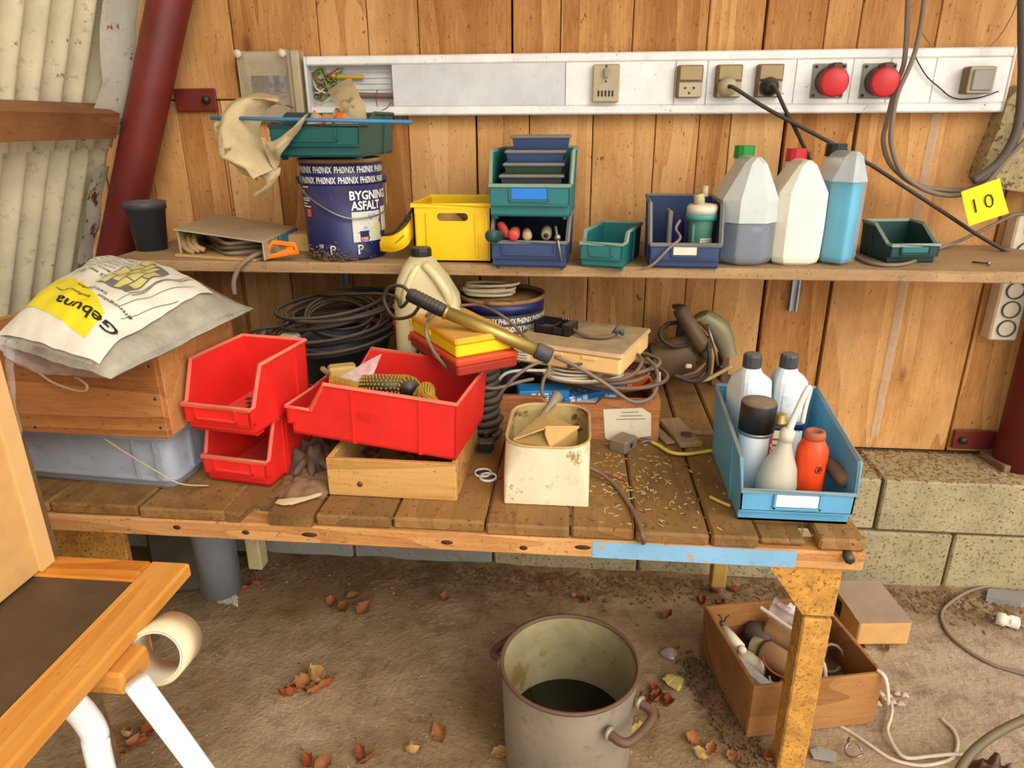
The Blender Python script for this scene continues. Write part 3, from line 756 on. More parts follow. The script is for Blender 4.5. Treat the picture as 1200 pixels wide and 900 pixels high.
def canister(label, loc, rz, w, d, h, sh, cap, shell, liq=None, ridge=.030, capz=-.012, bulge=0, chamfer=.028, shell2=None):
    t = T('canister', label, 'canister', loc, rz)
    def secs(g, top=None):
        L = [(0, .84, .84), (.006, .95, .95), (.016, 1, 1), (sh*.5, 1+bulge, 1+bulge), (sh, 1, 1)]
        out = [rrect(w*a-2*g, d*b-2*g, z+g*(z < .001), chamfer, 0, 0, 1) for z, a, b in L if top is None or z < top]
        if top is not None: out.append(rrect(w-2*g, d-2*g, top, chamfer, 0, 0, 1)); return out
        for f in (.5, .86, 1):
            z = sh+(h-sh)*f; k = 1-(1-ridge/w)*f
            dd = d*(1-.34*f); cy = -d*.10*f
            if f == 1: k *= .6; dd *= .92
            out.append(rrect(w*k-2*g, dd-2*g, z, chamfer*max(.35, k), 0, cy, 1))
        return out
    if liq:
        L = secs(0); lo = secs(0, liq[0]); up_ = [lo[-1]] + [q for q in L if q[0][2] > liq[0]+.001]
        soften(MB().loft(lo).build('lower_shell', shell, t), .006); soften(MB().loft(up_).build('upper_shell', shell2, t), .006)
        MB().loft(secs(.0045, liq[0]-.001)).build('liquid', liq[1], t)
    else: soften(MB().loft(secs(0)).build('shell', shell, t), .006)
    cp = MB()
    cp.cyl((0, d*.30, h-.034+capz), (0, d*.30, h-.012+capz), .020, .016, 14); cp.build('neck', shell if not liq else CAN2M, t)
    cp = MB().cyl((0, d*.30, h-.016+capz), (0, d*.30, h+.008+capz), .0205, .0195, 12, False); cp.build('screw_cap', cap, t)
    return t
def cyl_patch(mb, c, r, a0, a1, z0, z1, n=8):
    vs = []; fs = []
    for i in range(n+1):
        a = R(a0+(a1-a0)*i/n)
        for z in (z0, z1): vs.append((c[0]+r*math.sin(a), c[1]-r*math.cos(a), c[2]+z))
    for i in range(n): fs.append((2*i, 2*i+2, 2*i+3, 2*i+1))
    return mb.raw(vs, fs)
def wrap(c, r, a0, z0):
    return lambda x, y: (c[0]+r*math.sin(R(a0)+x/r), c[1]-r*math.cos(R(a0)+x/r), c[2]+z0+y)

# ------------------------------------------------------------ on the shelf, from the left
# black pot behind the bag
q = P(178, 288, y=-.19); t = T('plant_pot', 'black plastic plant pot in the corner by the leaning post', 'pot', (q.x, -.19, ST-.002))
b = MB().lathe([(.032, 0), (.041, .092), (.044, .092), (.044, .108), (.040, .108), (.038, .09), (.030, .005)], 24); b.build('pot', GREYBLACK, t)
MB().lathe([(.036, .07), (.037, .072)], 20).build('soil', SOIL, t)
# cardboard sheet under the casing and the sheet metal casing itself with cables inside
cz = ST+.002
a = [P(205, 300, z=cz), P(300, 306, z=cz), P(345, 290, z=cz), P(262, 278, z=cz)]
a = [Vector((max(-.96, p.x), min(-.01, p.y), p.z)) for p in a]
m = MB(); m.raw([(p.x, p.y, p.z+k) for k in (-.001, .004) for p in a], [(3, 2, 1, 0), (4, 5, 6, 7), (0, 1, 5, 4), (1, 2, 6, 5), (2, 3, 7, 6), (3, 0, 4, 7)])
solo('cardboard_sheet', 'yellowed cardboard sheet lying under the metal casing on the shelf end', 'cardboard', m, CARDD, (-.75, -.2, ST))
FL, FR, BR, BL = P(203, 268, y=-.28), P(309, 283, y=-.345), P(345, 266, y=-.15), P(255, 250, y=-.03)
t = T('metal_casing', 'dusty beige sheet metal cover open at the front, left on the shelf', 'casing', (-.76, -.2, ST+.006))
def slab(mb, q, dz): return mb.raw([(p.x, p.y, p.z) for p in q]+[(p.x, p.y, p.z-dz) for p in q], [(0, 1, 2, 3), (7, 6, 5, 4), (0, 4, 5, 1), (1, 5, 6, 2), (2, 6, 7, 3), (3, 7, 4, 0)])
SHEETM = mat('beige_enamel_sheet', (186, 168, 136), .4, .1, .15, 10, .55, spots=((80, 62, 40), 60, .66), grime=.3)
slab(MB(), [FL, FR, BR, BL], .003).build('top_sheet', SHEETM, t, True)
def flange(p, q2, ins, n): 
    b_ = MB(); d_ = Vector((0, 0, 1))
    vs = [p, q2, Vector((q2.x, q2.y, ST+.007)), Vector((p.x, p.y, ST+.007))]; off = ins
    b_.raw([v for v in vs]+[v+off for v in vs], [(0, 1, 2, 3), (7, 6, 5, 4), (0, 4, 5, 1), (1, 5, 6, 2), (2, 6, 7, 3), (3, 7, 4, 0)]); b_.build(n, SHEETM, t, True)
flange(BL+Vector((0, 0, -.003)), FL+Vector((.004, .004, -.003)), Vector((.003, 0, 0)), 'side_flange')
flange(BL+Vector((0, 0, -.003)), BR+Vector((0, 0, -.003)), Vector((0, -.003, 0)), 'back_flange')
flange(BR+Vector((-.002, .0, -.003)), FR+Vector((-.003, .004, -.003)), Vector((-.003, 0, 0)), 'side_flange')
BLUEP = mat('blue_painted_end', (36, 110, 140), .45, dust=.3)
e1, e2 = BR+Vector((.002, 0, -.002)), FR+(BR-FR)*.42+Vector((.002, 0, -.002))
MB().raw([e1, e2, e2+Vector((0, 0, -.02)), Vector((e1.x, e1.y, ST+.02)), e1+Vector((.004, 0, 0)), e2+Vector((.004, 0, 0)), e2+Vector((.004, 0, -.02)), Vector((e1.x+.004, e1.y, ST+.02))], [(0, 1, 2, 3), (7, 6, 5, 4), (0, 4, 5, 1), (1, 5, 6, 2), (2, 6, 7, 3), (3, 7, 4, 0)]).build('end_piece', BLUEP, t, True)
STRAP = [mat('strap_tan', (166, 138, 94), .6, dust=.3, bump=0), mat('strap_grey', (134, 118, 98), .6, dust=.3, bump=0), mat('strap_brown', (106, 84, 60), .6, dust=.3, bump=0)]
rd = random.Random(11)
for i in range(13):
    zz = ST+.010+(i % 4)*.009; s_ = rd.uniform(0, .05)
    pts = [(FL.x+.02+rd.uniform(0, .03), FL.y+.06+s_, zz+.004), (FL.x+.09, FL.y+.012+s_*.8, zz), (FR.x-.09, FR.y+.042+s_*.8, zz+rd.uniform(-.004, .006)), (FR.x-.02, FR.y+.085+s_, zz+.006)]
    solo('cable_length', f'flat {("tan", "grey", "brown")[i % 3]} cable in the bundle inside the metal casing', 'cable', cable(pts, .0042, 6, 5), STRAP[i % 3], pts[1], f'{("tan", "grey", "brown")[i % 3]} cables in the metal casing')
pts = [P(306, 296, y=-.31), P(292, 303, y=-.325), P(280, 314, y=-.335), P(274, 330, y=-.34), P(275, 345, y=-.34)]
solo('cable_length', 'grey cable end drooping over the shelf edge below the metal casing', 'cable', cable([FR+Vector((-.02, .06, -.035))]+pts, .0052, 7, 5), CABLEG, pts[2])
for i, (x, y) in enumerate(((216, 283), (222, 281), (228, 280))):
    p0 = P(x, y-4, y=-.24); p1 = P(x+2, y+8, y=-.27); p2 = P(x+12, y+13, y=-.275)
    solo('hose_end', ('left', 'middle', 'right')[i]+' of three tan hose ends at the open mouth of the casing', 'hose', cable([p0+Vector((0, .05, 0)), p0, p1, p2], .006, 8, 5), STRAP[0], p1)
# tan block and orange tool in front of the tin
q0 = P(318, 302, z=ST); q1 = P(356, 296, z=ST)
t = T('tan_block', 'small tan block behind the orange handle on the shelf', 'block', (q0.x+.03, q0.y+.09, ST), R(8)); MB().rbox((0, 0, .020), (.075, .06, .040), .004).build('block', CARDD, t)
o0, o1, o2, o3 = (P(x, y, y=-.312) for x, y in ((309, 304), (349, 297), (346, 287), (320, 284)))
t = T('hand_tool', 'orange triangular plastic handle on the shelf edge left of the blue tin', 'tool', ((o0.x+o1.x)/2, -.31, ST))
MB().tube([o0+Vector((.002, 0, .004)), o1+Vector((0, 0, .003)), o2, o3, o0+Vector((.004, 0, .012))], .0052, 6, True, False).build('frame', ORANGE, t, True)
MB().raw([o0+Vector((.01, -.002, .006)), o1+Vector((-.006, -.002, .004)), o2+Vector((-.006, -.002, -.002)), o0+Vector((.01, .004, .006)), o1+Vector((-.006, .004, .004)), o2+Vector((-.006, .004, -.002))], [(0, 1, 2), (5, 4, 3), (0, 3, 4, 1), (1, 4, 5, 2), (2, 5, 3, 0)]).build('grip', ORANGE, t, True)
# big blue asphalt tin
CX, CY = -.496, -.226
t = T('asphalt_tin', 'tall dark blue printed tin with wire bail standing on the shelf', 'tin', (CX, CY, ST))
RB, RT = .0795, .0835
rz_ = lambda z: RB+(RT-RB)*z/.2
MB().lathe([(RB-.004, 0), (RB+.001, .001), (RB, .006), (RT-.0005, .150)], 48).build('body', PHBLUE, t)
MB().lathe([(RT-.0005, .150), (RT, .153), (RT, .192)], 48).build('top_band', PHBLUE, t)
MB().lathe([(RT, .192), (RT+.003, .195), (RT+.003, .199), (RT-.002, .201), (RT-.004, .192)], 48).build('rim', RUST, t)
MB().lathe([(RT-.003, .1935), (.001, .194)], 40).build('lid', RUST, t)
m = MB(); W_ = wrap((0, 0, 0), RT+.0008, 0, 0)
for row, zz in ((0, .174), (1, .154)):
    for i in range(7):
        x0 = RT*R(-82) + i*.0445 + row*.006
        put_text(m, 'PHØNIX', .0175, wrap((0, 0, 0), RT+.0009, math.degrees(x0/RT), zz), .012, .040)
m.build('lettering', WHITE, t)
m = MB()
put_text(m, 'BYGNINGS', .024, wrap((0, 0, 0), .0845, 27, .122), .02, .108)
put_text(m, 'ASFALT', .024, wrap((0, 0, 0), .0842, 28, .102), .02, .070)
put_text(m, '10', .012, wrap((0, 0, 0), .0812, -24, .026), .01)
m.build('lettering', WHITE, t)
m = MB(); cyl_patch(m, (0, 0, 0), .0834, 28, 76, .038, .098); m.build('picture', mat('printed_picture', (206, 204, 190), .5, dust=.1, spots=((84, 112, 176), 30, .56), grime=.3), t)
m = MB(); cyl_patch(m, (0, 0, 0), .0836, 79, 100, .055, .104); m.build('picture', PAPER, t)
m = MB(); cyl_patch(m, (0, 0, 0), .0837, 38, 52, .040, .060, 4); m.build('picture_tin', PHBLUE, t)
m = MB(); cyl_patch(m, (0, 0, 0), .0838, 39, 50, .041, .047, 3); m.build('picture_label', mat('salmon_print', (216, 140, 118), .5), t)
m = MB(); cyl_patch(m, (0, 0, 0), .0838, 57, 73, .042, .062, 4); m.build('picture_figure', mat('pale_green_print', (186, 196, 160), .5, spots=((120, 120, 60), 60, .6)), t)
m = MB(); cyl_patch(m, (0, 0, 0), .0840, 62, 70, .062, .074, 3); m.build('picture_cap', mat('yellow_print', (226, 196, 84), .5), t)
m = MB(); cyl_patch(m, (0, 0, 0), .0827, -44, -34, .088, .103, 3); m.build('hazard_mark', mat('hazard_orange', (222, 78, 44), .5), t)
m = MB()
for i, (z_, l) in enumerate(((.146, .024), (.139, .010), (.134, .012), (.124, .030), (.120, .026), (.114, .018), (.108, .028))):
    cyl_patch(m, (0, 0, 0), .0834, -52, -52+math.degrees(l/.083), z_-.0008, z_+.0012, 4)
m.build('small_print', WHITE, t)
m = MB()
for a_ in (-6, 34, 74):
    put_text(m, 'P', .026, wrap((0, 0, 0), .0814, a_, .014), .015)
m.build('emblem', WHITE, t)
m = MB()
for a_ in (-6, 34, 74): put_text(m, 'P', .026*.8, wrap((0, 0, 0), .0818, a_+2, .016), -.012)
m.build('emblem_inner', PHBLUE, t)
pts = [(RT+.006)*Vector((math.sin(R(a_)), -math.cos(R(a_)), 0))+Vector((0, 0, z_-ST)) for a_, z_ in ((-72, .975), (-58, .968), (-30, .944), (0, .918), (22, .904), (45, .902), (70, .906), (92, .913), (101, .925), (104, .972))]
MB().tube(smooth_path(pts, 5), .0016, 6).build('wire_bail', STEEL, t)
for a_ in (-72, 104): MB().cyl(((RT-.001)*math.sin(R(a_)), -(RT-.001)*math.cos(R(a_)), .157), ((RT+.008)*math.sin(R(a_)), -(RT+.008)*math.cos(R(a_)), .157), .008, n=12).build('bail_lug', PHBLUE, t)
rd = random.Random(3); m = MB()
for i in range(260):
    a_ = R(rd.gauss(-12, 26)); r_ = RB+abs(rd.gauss(.002, .005)); z_ = abs(rd.gauss(0, .012)); s_ = rd.uniform(.001, .0026)
    m.box((CX+r_*math.sin(a_), CY-r_*math.cos(a_), ST+z_+.001), (s_*2, s_, s_), rz=rd.random()*3)
stuff(solo('dirt_heap', 'dry crumbly dirt heaped against the foot of the tall blue tin', 'dirt', m, SOIL, (CX, CY-.08, ST)))
# green bin on the tin and what is in it
t = stack_bin('storage_bin', 'dark green stacking bin full of bags on top of the tall blue tin', (-.497, -.235, 1.0175+.004), R(-1), .178, .235, .078, .056, .14, .05, GREEN, DKGREEN, ribs=(.2,), tap=.07)
GB = 1.022
q = lambda x, y, Y: P(x, y, y=Y)
def bagfn(u, v):
    x = -.56+.125*u; y = -.32+.18*v
    e = (1-abs(2*u-1)**3)*(1-abs(2*v-1)**3)
    return (x, y, GB+.012+.085*e*(.75+.45*noise.noise((u*3, v*3, 4))) + .012*noise.noise((u*9, v*9, 1)))
t = T('plastic_bag', 'crumpled tan plastic bag with orange print in the green bin', 'bag', (-.5, -.25, GB+.006))
MB().grid(bagfn, 18, 18).build('film', mat('tan_film', (204, 172, 124), .3, 0, .2, 18, .25, grime=.25, alpha=.9), t, True)
m = MB(); m.grid(lambda u, v: Vector(bagfn(.36+.34*u, .10+.30*v+.1*u))+Vector((0, -.002, .0025)), 6, 6); m.build('orange_print', ORPK, t, True)
def ruled(e0, e1, bulge, nz=.01, seed=1, n=20, mseg=10):
    """cloth spanned between two edge curves, bulging towards the front"""
    A, B_ = smooth_path(e0, 8), smooth_path(e1, 8)
    def f(u, v):
        ia = u*(len(A)-1); i = min(int(ia), len(A)-2); ta = ia-i; p = A[i].lerp(A[i+1], ta)
        ib = u*(len(B_)-1); j = min(int(ib), len(B_)-2); tb = ib-j; r = B_[j].lerp(B_[j+1], tb)
        c = p.lerp(r, v); k = noise.noise((u*5, v*4, seed))+.6*noise.noise((u*12, v*9, seed+3))
        return c+Vector((nz*.4*k, -bulge*math.sin(math.pi*v)+nz*k, nz*.3*k))
    return MB().grid(f, n, mseg)
t = T('rag', 'stiff dusty tan rag hanging over the left side of the green bin', 'rag', q(300, 140, -.33))
ruled([q(330, 113, -.27), q(300, 109, -.30), q(268, 122, -.34), q(254, 150, -.37), q(258, 178, -.37), q(280, 200, -.37), q(303, 212, -.36)], [q(345, 127, -.27), q(325, 122, -.29), q(311, 131, -.31), q(304, 148, -.32), q(306, 165, -.33), q(316, 180, -.34), q(326, 198, -.345)], .05, .013, 2, 40, 16).build('cloth', RAG, t, True)
ruled([q(306, 160, -.36), q(318, 166, -.37), q(338, 154, -.37), q(352, 140, -.37), q(361, 132, -.36)], [q(322, 200, -.36), q(330, 182, -.37), q(340, 166, -.37), q(352, 150, -.37), q(362, 134, -.36)], .01, .008, 5, 20, 6).build('torn_flap', RAG, t, True)
ruled([q(303, 205, -.36), q(312, 214, -.36), q(304, 222, -.36), q(296, 227, -.36)], [q(327, 196, -.35), q(328, 203, -.35), q(316, 222, -.35), q(303, 231, -.35)], .008, .006, 8, 16, 6).build('frayed_end', RAG, t, True)
a = q(247, 138, -.372); b_ = q(483, 143, -.345)
solo('blue_rod', 'slim blue rod lying across the green bin', 'rod', MB().cyl(a, b_, .0036, n=8), mat('blue_rod_paint', (54, 122, 170), .5, dust=.4), a.lerp(b_, .5))
solo('cloth_strip', 'tan cloth strip standing up out of the green bin against the trunking', 'rag',
     ruled([q(383, 108, -.17), q(386, 112, -.2), q(398, 128, -.24), q(404, 150, -.24)], [q(410, 91, -.15), q(417, 102, -.19), q(427, 124, -.23), q(432, 146, -.24)], .012, .005, 9, 14, 8), RAG, q(405, 140, -.24))
# yellow visor with its strap
t = T('visor', 'yellow plastic visor with dark strap between blue tin and yellow crate', 'visor', q(468, 290, -.24))
ruled([q(447, 277, -.27), q(460, 276, -.29), q(473, 268, -.29), q(481, 257, -.27), q(485, 243, -.23)], [q(446, 294, -.27), q(463, 295, -.29), q(478, 287, -.29), q(486, 270, -.27), q(488, 250, -.23)], .006, .001, 1, 20, 6).build('peak', YELLOW, t, True)
MB().tube(smooth_path([q(449, 275, -.24), q(461, 272, -.24), q(470, 263, -.23), q(478, 253, -.22), q(484, 244, -.22)], 5), .0028, 6).build('strap', CABLEK, t, True)
MB().rbox(q(478, 256, -.23), (.012, .008, .016), .002).build('buckle', GREYBLACK, t, True)
m = MB(); A = q(464, 286, -.2985); B2 = (q(480, 272, -.2985)-A).normalized(); V2 = Vector((-B2.z*.0, 0, 0))+Vector((-B2.z, 0, B2.x))
put_text(m, 'IIIIIIIIII', .006, lambda x, y: A+B2*x+V2*y, 0, .024); m.build('small_print', INK, t, True)
# yellow crate
x0, x1, y0, y1, h = -.333, -.174, -.297, -.12, .112
t = T('yellow_crate', 'small bright yellow plastic crate with an oval grip hole', 'crate', ((x0+x1)/2, (y0+y1)/2, ST))
m = MB(); z0 = ST; z1 = ST+h; tk = .004
hx0, hx1, hz0, hz1 = -.284, -.221, ST+.082, ST+.098
m.bx(x0, hx0, y0, y0+tk, z0, z1); m.bx(hx1, x1, y0, y0+tk, z0, z1); m.bx(hx0, hx1, y0, y0+tk, z0, hz0); m.bx(hx0, hx1, y0, y0+tk, hz1, z1)
for cx_, sg in ((hx0, 1), (hx1, -1)):        # rounded ends of the grip hole
    for s2 in (-1, 1):
        cz_ = (hz0+hz1)/2; rr = (hz1-hz0)/2
        poly = [(cx_, cz_+s2*rr)] + [(cx_+sg*(rr-rr*math.cos(R(k))), cz_+s2*rr*math.sin(R(k))) for k in (0, 22, 45, 67, 90)]
        m.prism(poly, tk, Matrix.Translation((0, y0+tk, 0)) @ XZY)
m.bx(x0, x1, y1-tk, y1, z0, z1); m.bx(x0, x0+tk, y0, y1, z0, z1); m.bx(x1-tk, x1, y0, y1, z0, z1); m.bx(x0, x1, y0, y1, z0, z0+tk)
m.build('body', YELLOW, t, True)
MB().tube([(x0, y0, z1), (x1, y0, z1), (x1, y1, z1), (x0, y1, z1)], .0055, 4, True, False).build('rim', YELLOW, t, True)
for xx in (x0+.010, x0+.030, x1-.030, x1-.010): MB().box((xx, y0-.0015, (z0+z1)/2-.004), (.005, .005, h-.02)).build('rib', YELLOW, t, True)
for k, (a, b_, c_, lb) in enumerate(((-.285, -.235, 30, 'folded tan card sticking up inside the yellow crate'), (-.225, -.21, -18, 'brown cloth bundle inside the yellow crate at right'), (-.30, -.19, 70, 'small tan cardboard piece lying low in the yellow crate'))):
    m = MB(); m.grid(lambda u, v: (a+.08*(u-.5)*math.cos(R(c_))-.06*(v-.5)*math.sin(R(c_)), b_+.08*(u-.5)*math.sin(R(c_))+.06*(v-.5)*math.cos(R(c_)), ST+.070+.035*(1-abs(2*u-1))*(1.1-.6*v)+.006*noise.noise((u*4, v*4, k))), 8, 6, thick=.05)
    solo('paper_wad' if k != 1 else 'cloth_bundle', lb, 'paper' if k != 1 else 'cloth', m, (CARDD, LEATHERL, CARD)[k], (a, b_, ST+.02))
# two bins one on the other, boxes in the upper, tools in the lower
stack_bin('storage_bin', 'navy stacking bin full of tool handles, under the teal bin', (-.092, -.225, ST+.0005), R(-2), .150, .25, .091, .050, .20, .012, NAVY, NAVYRIM, holder=.7)
stack_bin('storage_bin', 'teal stacking bin holding four flat boxes, stacked on the navy bin', (-.092, -.215, ST+.0965), R(-2), .158, .25, .118, .058, .20, .022, TEAL, TEALRIM, holder=.48, lab=mat('blue_label', (30, 120, 214), .4))
UB = ST+.1005
MB_ = [((-.158, -.032), -.308, (267, 219), GREYBLACK, 'lowest visible flat dark box in the teal bin', .026), ((-.152, -.032), -.292, (0, 0), OLIVEG, 'dark green flat box second from below in the teal bin', .020), ((-.150, -.030), -.276, (0, 0), NAVY, 'blue flat box with pale rim, third from below in the teal bin', .022), ((-.141, -.022), -.245, (0, 0), NAVY, 'topmost blue flat box of the pile in the teal bin', .026)]
zc = UB
for k, ((xa, xb), yf, _, mm, lb, hh) in enumerate([((-.152, -.034), -.30, 0, GREYBLACK, '', .044)]+MB_):
    if k == 0: zc += 0; zb = zc; 
    t = T('flat_box', lb or 'flat dark box at the very bottom of the pile in the teal bin', 'box', ((xa+xb)/2, yf+.075, zc), 0, 'flat boxes piled in the teal bin')
    w_ = xb-xa; d_ = .15
    b = MB(); b.box((0, 0, (hh-.005)/2), (w_-.008, d_-.008, hh-.005), taper=.05); b.build('body', mm, t)
    MB().rbox((0, 0, hh-.003), (w_, d_, .006), .002).build('rim', NAVYRIM, t)
    zc += hh+.0008
# tool handles in the lower bin
def tool(label, a, b_, r, m, ma=None, tip=None):
    t = T('tool_handle', label, 'tool', a)
    d_ = (b_-a).normalized(); L = (b_-a).length
    MB().tube([a, a+d_*.004, a+d_*L*.3, a+d_*L*.7, b_-d_*.004, b_], [r*.7, r*.95, r, r*.92, r*.9, r*.6], 14).build('grip', m, t, True)
    if ma: MB().cyl(b_, b_+d_*.05, r*.32, n=8).build('shank', ma, t, True)
    if tip: MB().cyl(a-d_*.0012, a+d_*.001, r*.45, n=12).build('end_cap', tip, t, True)
def tq(x, y, Y): return P(x, y, y=Y)
tool('dark green round handle leaning out left of the navy bin', tq(574, 276, -.375), tq(592, 279, -.30), .0125, DKGREEN, STEEL)
tool('red screwdriver handle with black end in the navy bin', tq(586, 262, -.30), tq(596, 279, -.33), .0085, mat('red_handle', (196, 52, 40), .4, dust=.5), None, BLACK)
tool('round red tool handle at the front of the navy bin', tq(602, 276, -.355), tq(604, 270, -.26), .0115, mat('faded_red_handle', (196, 62, 60), .45, dust=.4), STEEL)
tool('tan wooden tool handle in the middle of the navy bin', tq(618, 277, -.35), tq(617, 271, -.26), .0095, mat('tan_handle', (176, 150, 112), .6, dust=.4), STEEL)
tool('grey tube end at the right of the navy bin', tq(640, 276, -.35), tq(641, 268, -.26), .0105, mat('grey_tube', (140, 124, 100), .6, dust=.4), None, INK)
a, b_ = tq(651, 265, -.352), tq(658, 306, -.362)
t = T('spanner', 'thin pale metal key hooked over the front of the navy bin', 'tool', a.lerp(b_, .5))
MB().cyl(a, b_, .0024, n=8).build('shaft', STEEL, t, True); MB().cyl(a.lerp(b_, .32)+Vector((0, -.004, 0)), a.lerp(b_, .32)+Vector((0, .004, 0)), .0058, n=12).build('boss', STEEL, t, True)
# small teal bin with tape
stack_bin('storage_bin', 'small low teal bin with a pale ring, alone on the shelf', (.0655, -.262, ST+.0005), R(-16), .084, .17, .066, .047, .13, .03, TEAL, TEALRIM, holder=.55, ribs=(.1,))
q1 = P(712, 286, y=-.285)
solo('tape_ring', 'pale ring leaning in the small teal bin', 'ring', MB().lathe([(.0105, -.005), (.0135, -.005), (.0135, .005), (.0105, .005)], 20, M=Matrix.Translation((q1.x, q1.y, ST+.022)) @ Matrix.Rotation(R(20), 4, 'Z') @ Matrix.Rotation(R(75), 4, 'X'), closed=True), CREAM, (q1.x, q1.y, ST+.01))
q1 = P(700, 287, y=-.26)
solo('dark_ring', 'dark grey roll behind the pale ring in the small teal bin', 'ring', MB().lathe([(.004, -.006), (.012, -.006), (.012, .006), (.004, .006)], 16, M=Matrix.Translation((q1.x, q1.y, ST+.0195)) @ Matrix.Rotation(R(10), 4, 'Z') @ Matrix.Rotation(R(88), 4, 'X'), closed=True), GREYBLACK, (q1.x, q1.y, ST+.01))
# navy bin with filter
stack_bin('storage_bin', 'navy stacking bin with white label holding the water filter', (.205, -.235, ST+.0005), R(-2), .136, .205, .118, .046, .165, .006, NAVY, NAVYRIM, holder=.38, lab=PAPER)
q1 = P(820, 283, y=-.275)
t = T('water_filter', 'pale green filter bowl with cream head and elbow pipe in the navy bin', 'filter', (q1.x, q1.y, ST+.007))
MB().lathe([(.020, 0), (.0235, .004), (.024, .075), (.026, .080)], 22).build('bowl', TEALGL, t)
MB().lathe([(.0305, .080), (.031, .086), (.030, .092)], 22).build('collar', mat('teal_collar', (70, 150, 136), .4, dust=.4), t)
MB().lathe([(.030, .092), (.030, .103), (.026, .108), (.012, .110)], 22).build('head', CREAM, t)
MB().tube(smooth_path([(-.008, -.004, .105), (-.010, -.012, .118), (-.012, -.012, .128)], 4), .0105, 12).build('elbow', BEIGE, t)
MB().lathe([(.0065, 0), (.0065, .020), (.004, .020), (.0035, .01)], 14, c=(0, -.008, .124)).build('outlet', BEIGE, t)
m = MB(); cyl_patch(m, (0, 0, 0), .0246, -8, 52, .018, .046, 6); m.build('label', PAPER, t)
m = MB()
for i in range(6): cyl_patch(m, (0, 0, 0), .0249, -3, 30+(i*13) % 18, .0215+i*.004, .0228+i*.004, 4)
m.build('small_print', GREYINK, t)
MB().rbox((-.017, -.017, .05), (.006, .006, .045), .002).build('sight_rib', TEALGL, t)
q1 = P(784, 276, y=-.27)
solo('frame_piece', 'narrow grey brown frame upright in the navy bin beside the filter', 'frame', MB().rbox((q1.x, -.25, ST+.055), (.009, .05, .094), .002), NAVYRIM, (q1.x, -.25, ST+.007))
solo('blue_cloth', 'dark blue cloth wad behind the filter in the navy bin', 'cloth', MB().lathe([(.001, .02), (.012, .022), (.017, .045), (.016, .07), (.009, .088), (.001, .09)], 12, c=(q1.x+.019, -.225, ST)).map(lambda p: p+Vector((wob(p, 60, .005), wob(p, 55, .005), wob(p, 50, .004)))), mat('blue_cloth', (40, 44, 112), .9, dust=.3), (q1.x+.019, -.225, ST+.02))
pts = [P(797, 258, y=-.29), P(792, 268, y=-.30), P(797, 279, y=-.325), P(785, 290, y=-.343), P(765, 310, y=-.35), P(752, 315, y=-.345)]
solo('wire_pair', 'grey twin wire hanging out over the front of the navy bin', 'wire', cable(pts, .0028, 6, 6), CABLEG, pts[3])
# three canisters
canister('milky canister with green cap, half full of dark blue fluid', (.3255, -.232, ST), R(1), .106, .155, .203, .125, mat('green_cap', (28, 140, 50), .4, dust=.2), SHELL, (.083, LIQN), capz=.010, shell2=SHELLU)
canister('opaque white canister with red cap between two coloured ones', (.4255, -.226, ST), R(-2), .090, .14, .197, .138, REDLID, CAN2M, capz=.010, bulge=.02, chamfer=.018, ridge=.024)
MB_c = canister('clear canister with black cap, full of bright blue fluid', (.506, -.222, ST), R(2), .066, .15, .212, .160, BLACK, SHELLB, (.158, LIQB), ridge=.026, capz=.004, shell2=SHELLBU)
# dark green bin with its cable and a screw
stack_bin('storage_bin', 'small dark teal bin alone at the right end of the shelf', (.652, -.188, ST+.0005), R(6), .098, .125, .068, .036, .055, .014, DKGREEN, TEALRIM, holder=.6, ribs=(.15,), lab=TEAL)
zc = ST+.004
pts = [P(x, y, z=zc) for x, y in ((999, 291), (1003, 300), (1018, 308), (1040, 311), (1062, 309), (1078, 303), (1086, 297))]+[P(1100, 291, y=-.12), P(1125, 282, y=-.06), P(1155, 268, y=-.05), P(1185, 253, y=-.05), P(1200, 251, y=-.05)]
solo('shelf_cable', 'grey cable lying round the front of the dark teal bin', 'cable', cable(pts, .0036, 8, 6), CABLEG, pts[3])
q1 = P(1158, 309, z=ST+.004)
t = T('screw', 'loose screw lying at the right end of the shelf', 'screw', (q1.x, q1.y, ST))
MB().cyl((q1.x, q1.y, ST+.0045), (q1.x+.002, q1.y-.003, ST+.0045), .0045, n=10).build('head', STEEL, t, True); MB().cyl((q1.x, q1.y, ST+.0045), (q1.x-.018, q1.y+.022, ST+.003), .0018, n=8).build('shank', DARKST, t, True)

# ------------------------------------------------------------ work bench
BX0, BX1, BY0 = -1.19, .452, -.738
t = T('work_bench', 'heavy dirty plank work bench along the wall, partly painted blue at the front', 'bench', (-.4, -.37, 0))
seams = [BX0, -1.06, -.887, -.727, -.572, -.422, -.291, -.138, -.001, .101, .217, .292]
THK = .021
rd = random.Random(21)
for i in range(len(seams)-1):
    a, b = seams[i]+.0016, seams[i+1]-.0016
    yf = BY0+rd.uniform(-.003, .007); zt = BT+(-.0015 if i % 2 else 0)
    if i in (4,):        # this plank has a notch broken out of its front end
        pl = [(a, -.004), (a, yf+.002), (a+.022, yf+.002), (a+.026, yf+.05), (a+.072, yf+.048), (a+.074, yf), (b, yf), (b, -.004)]
        o = MB().prism(pl, THK, Matrix.Translation((0, 0, zt-THK))).build('plank', BENCHW, t, True)
    else:
        y1 = -.004
        o = MB().rbox(((a+b)/2, (yf+y1)/2, zt-THK/2), (b-a, y1-yf, THK), .004)
        o.build('plank', BENCHW, t, True)
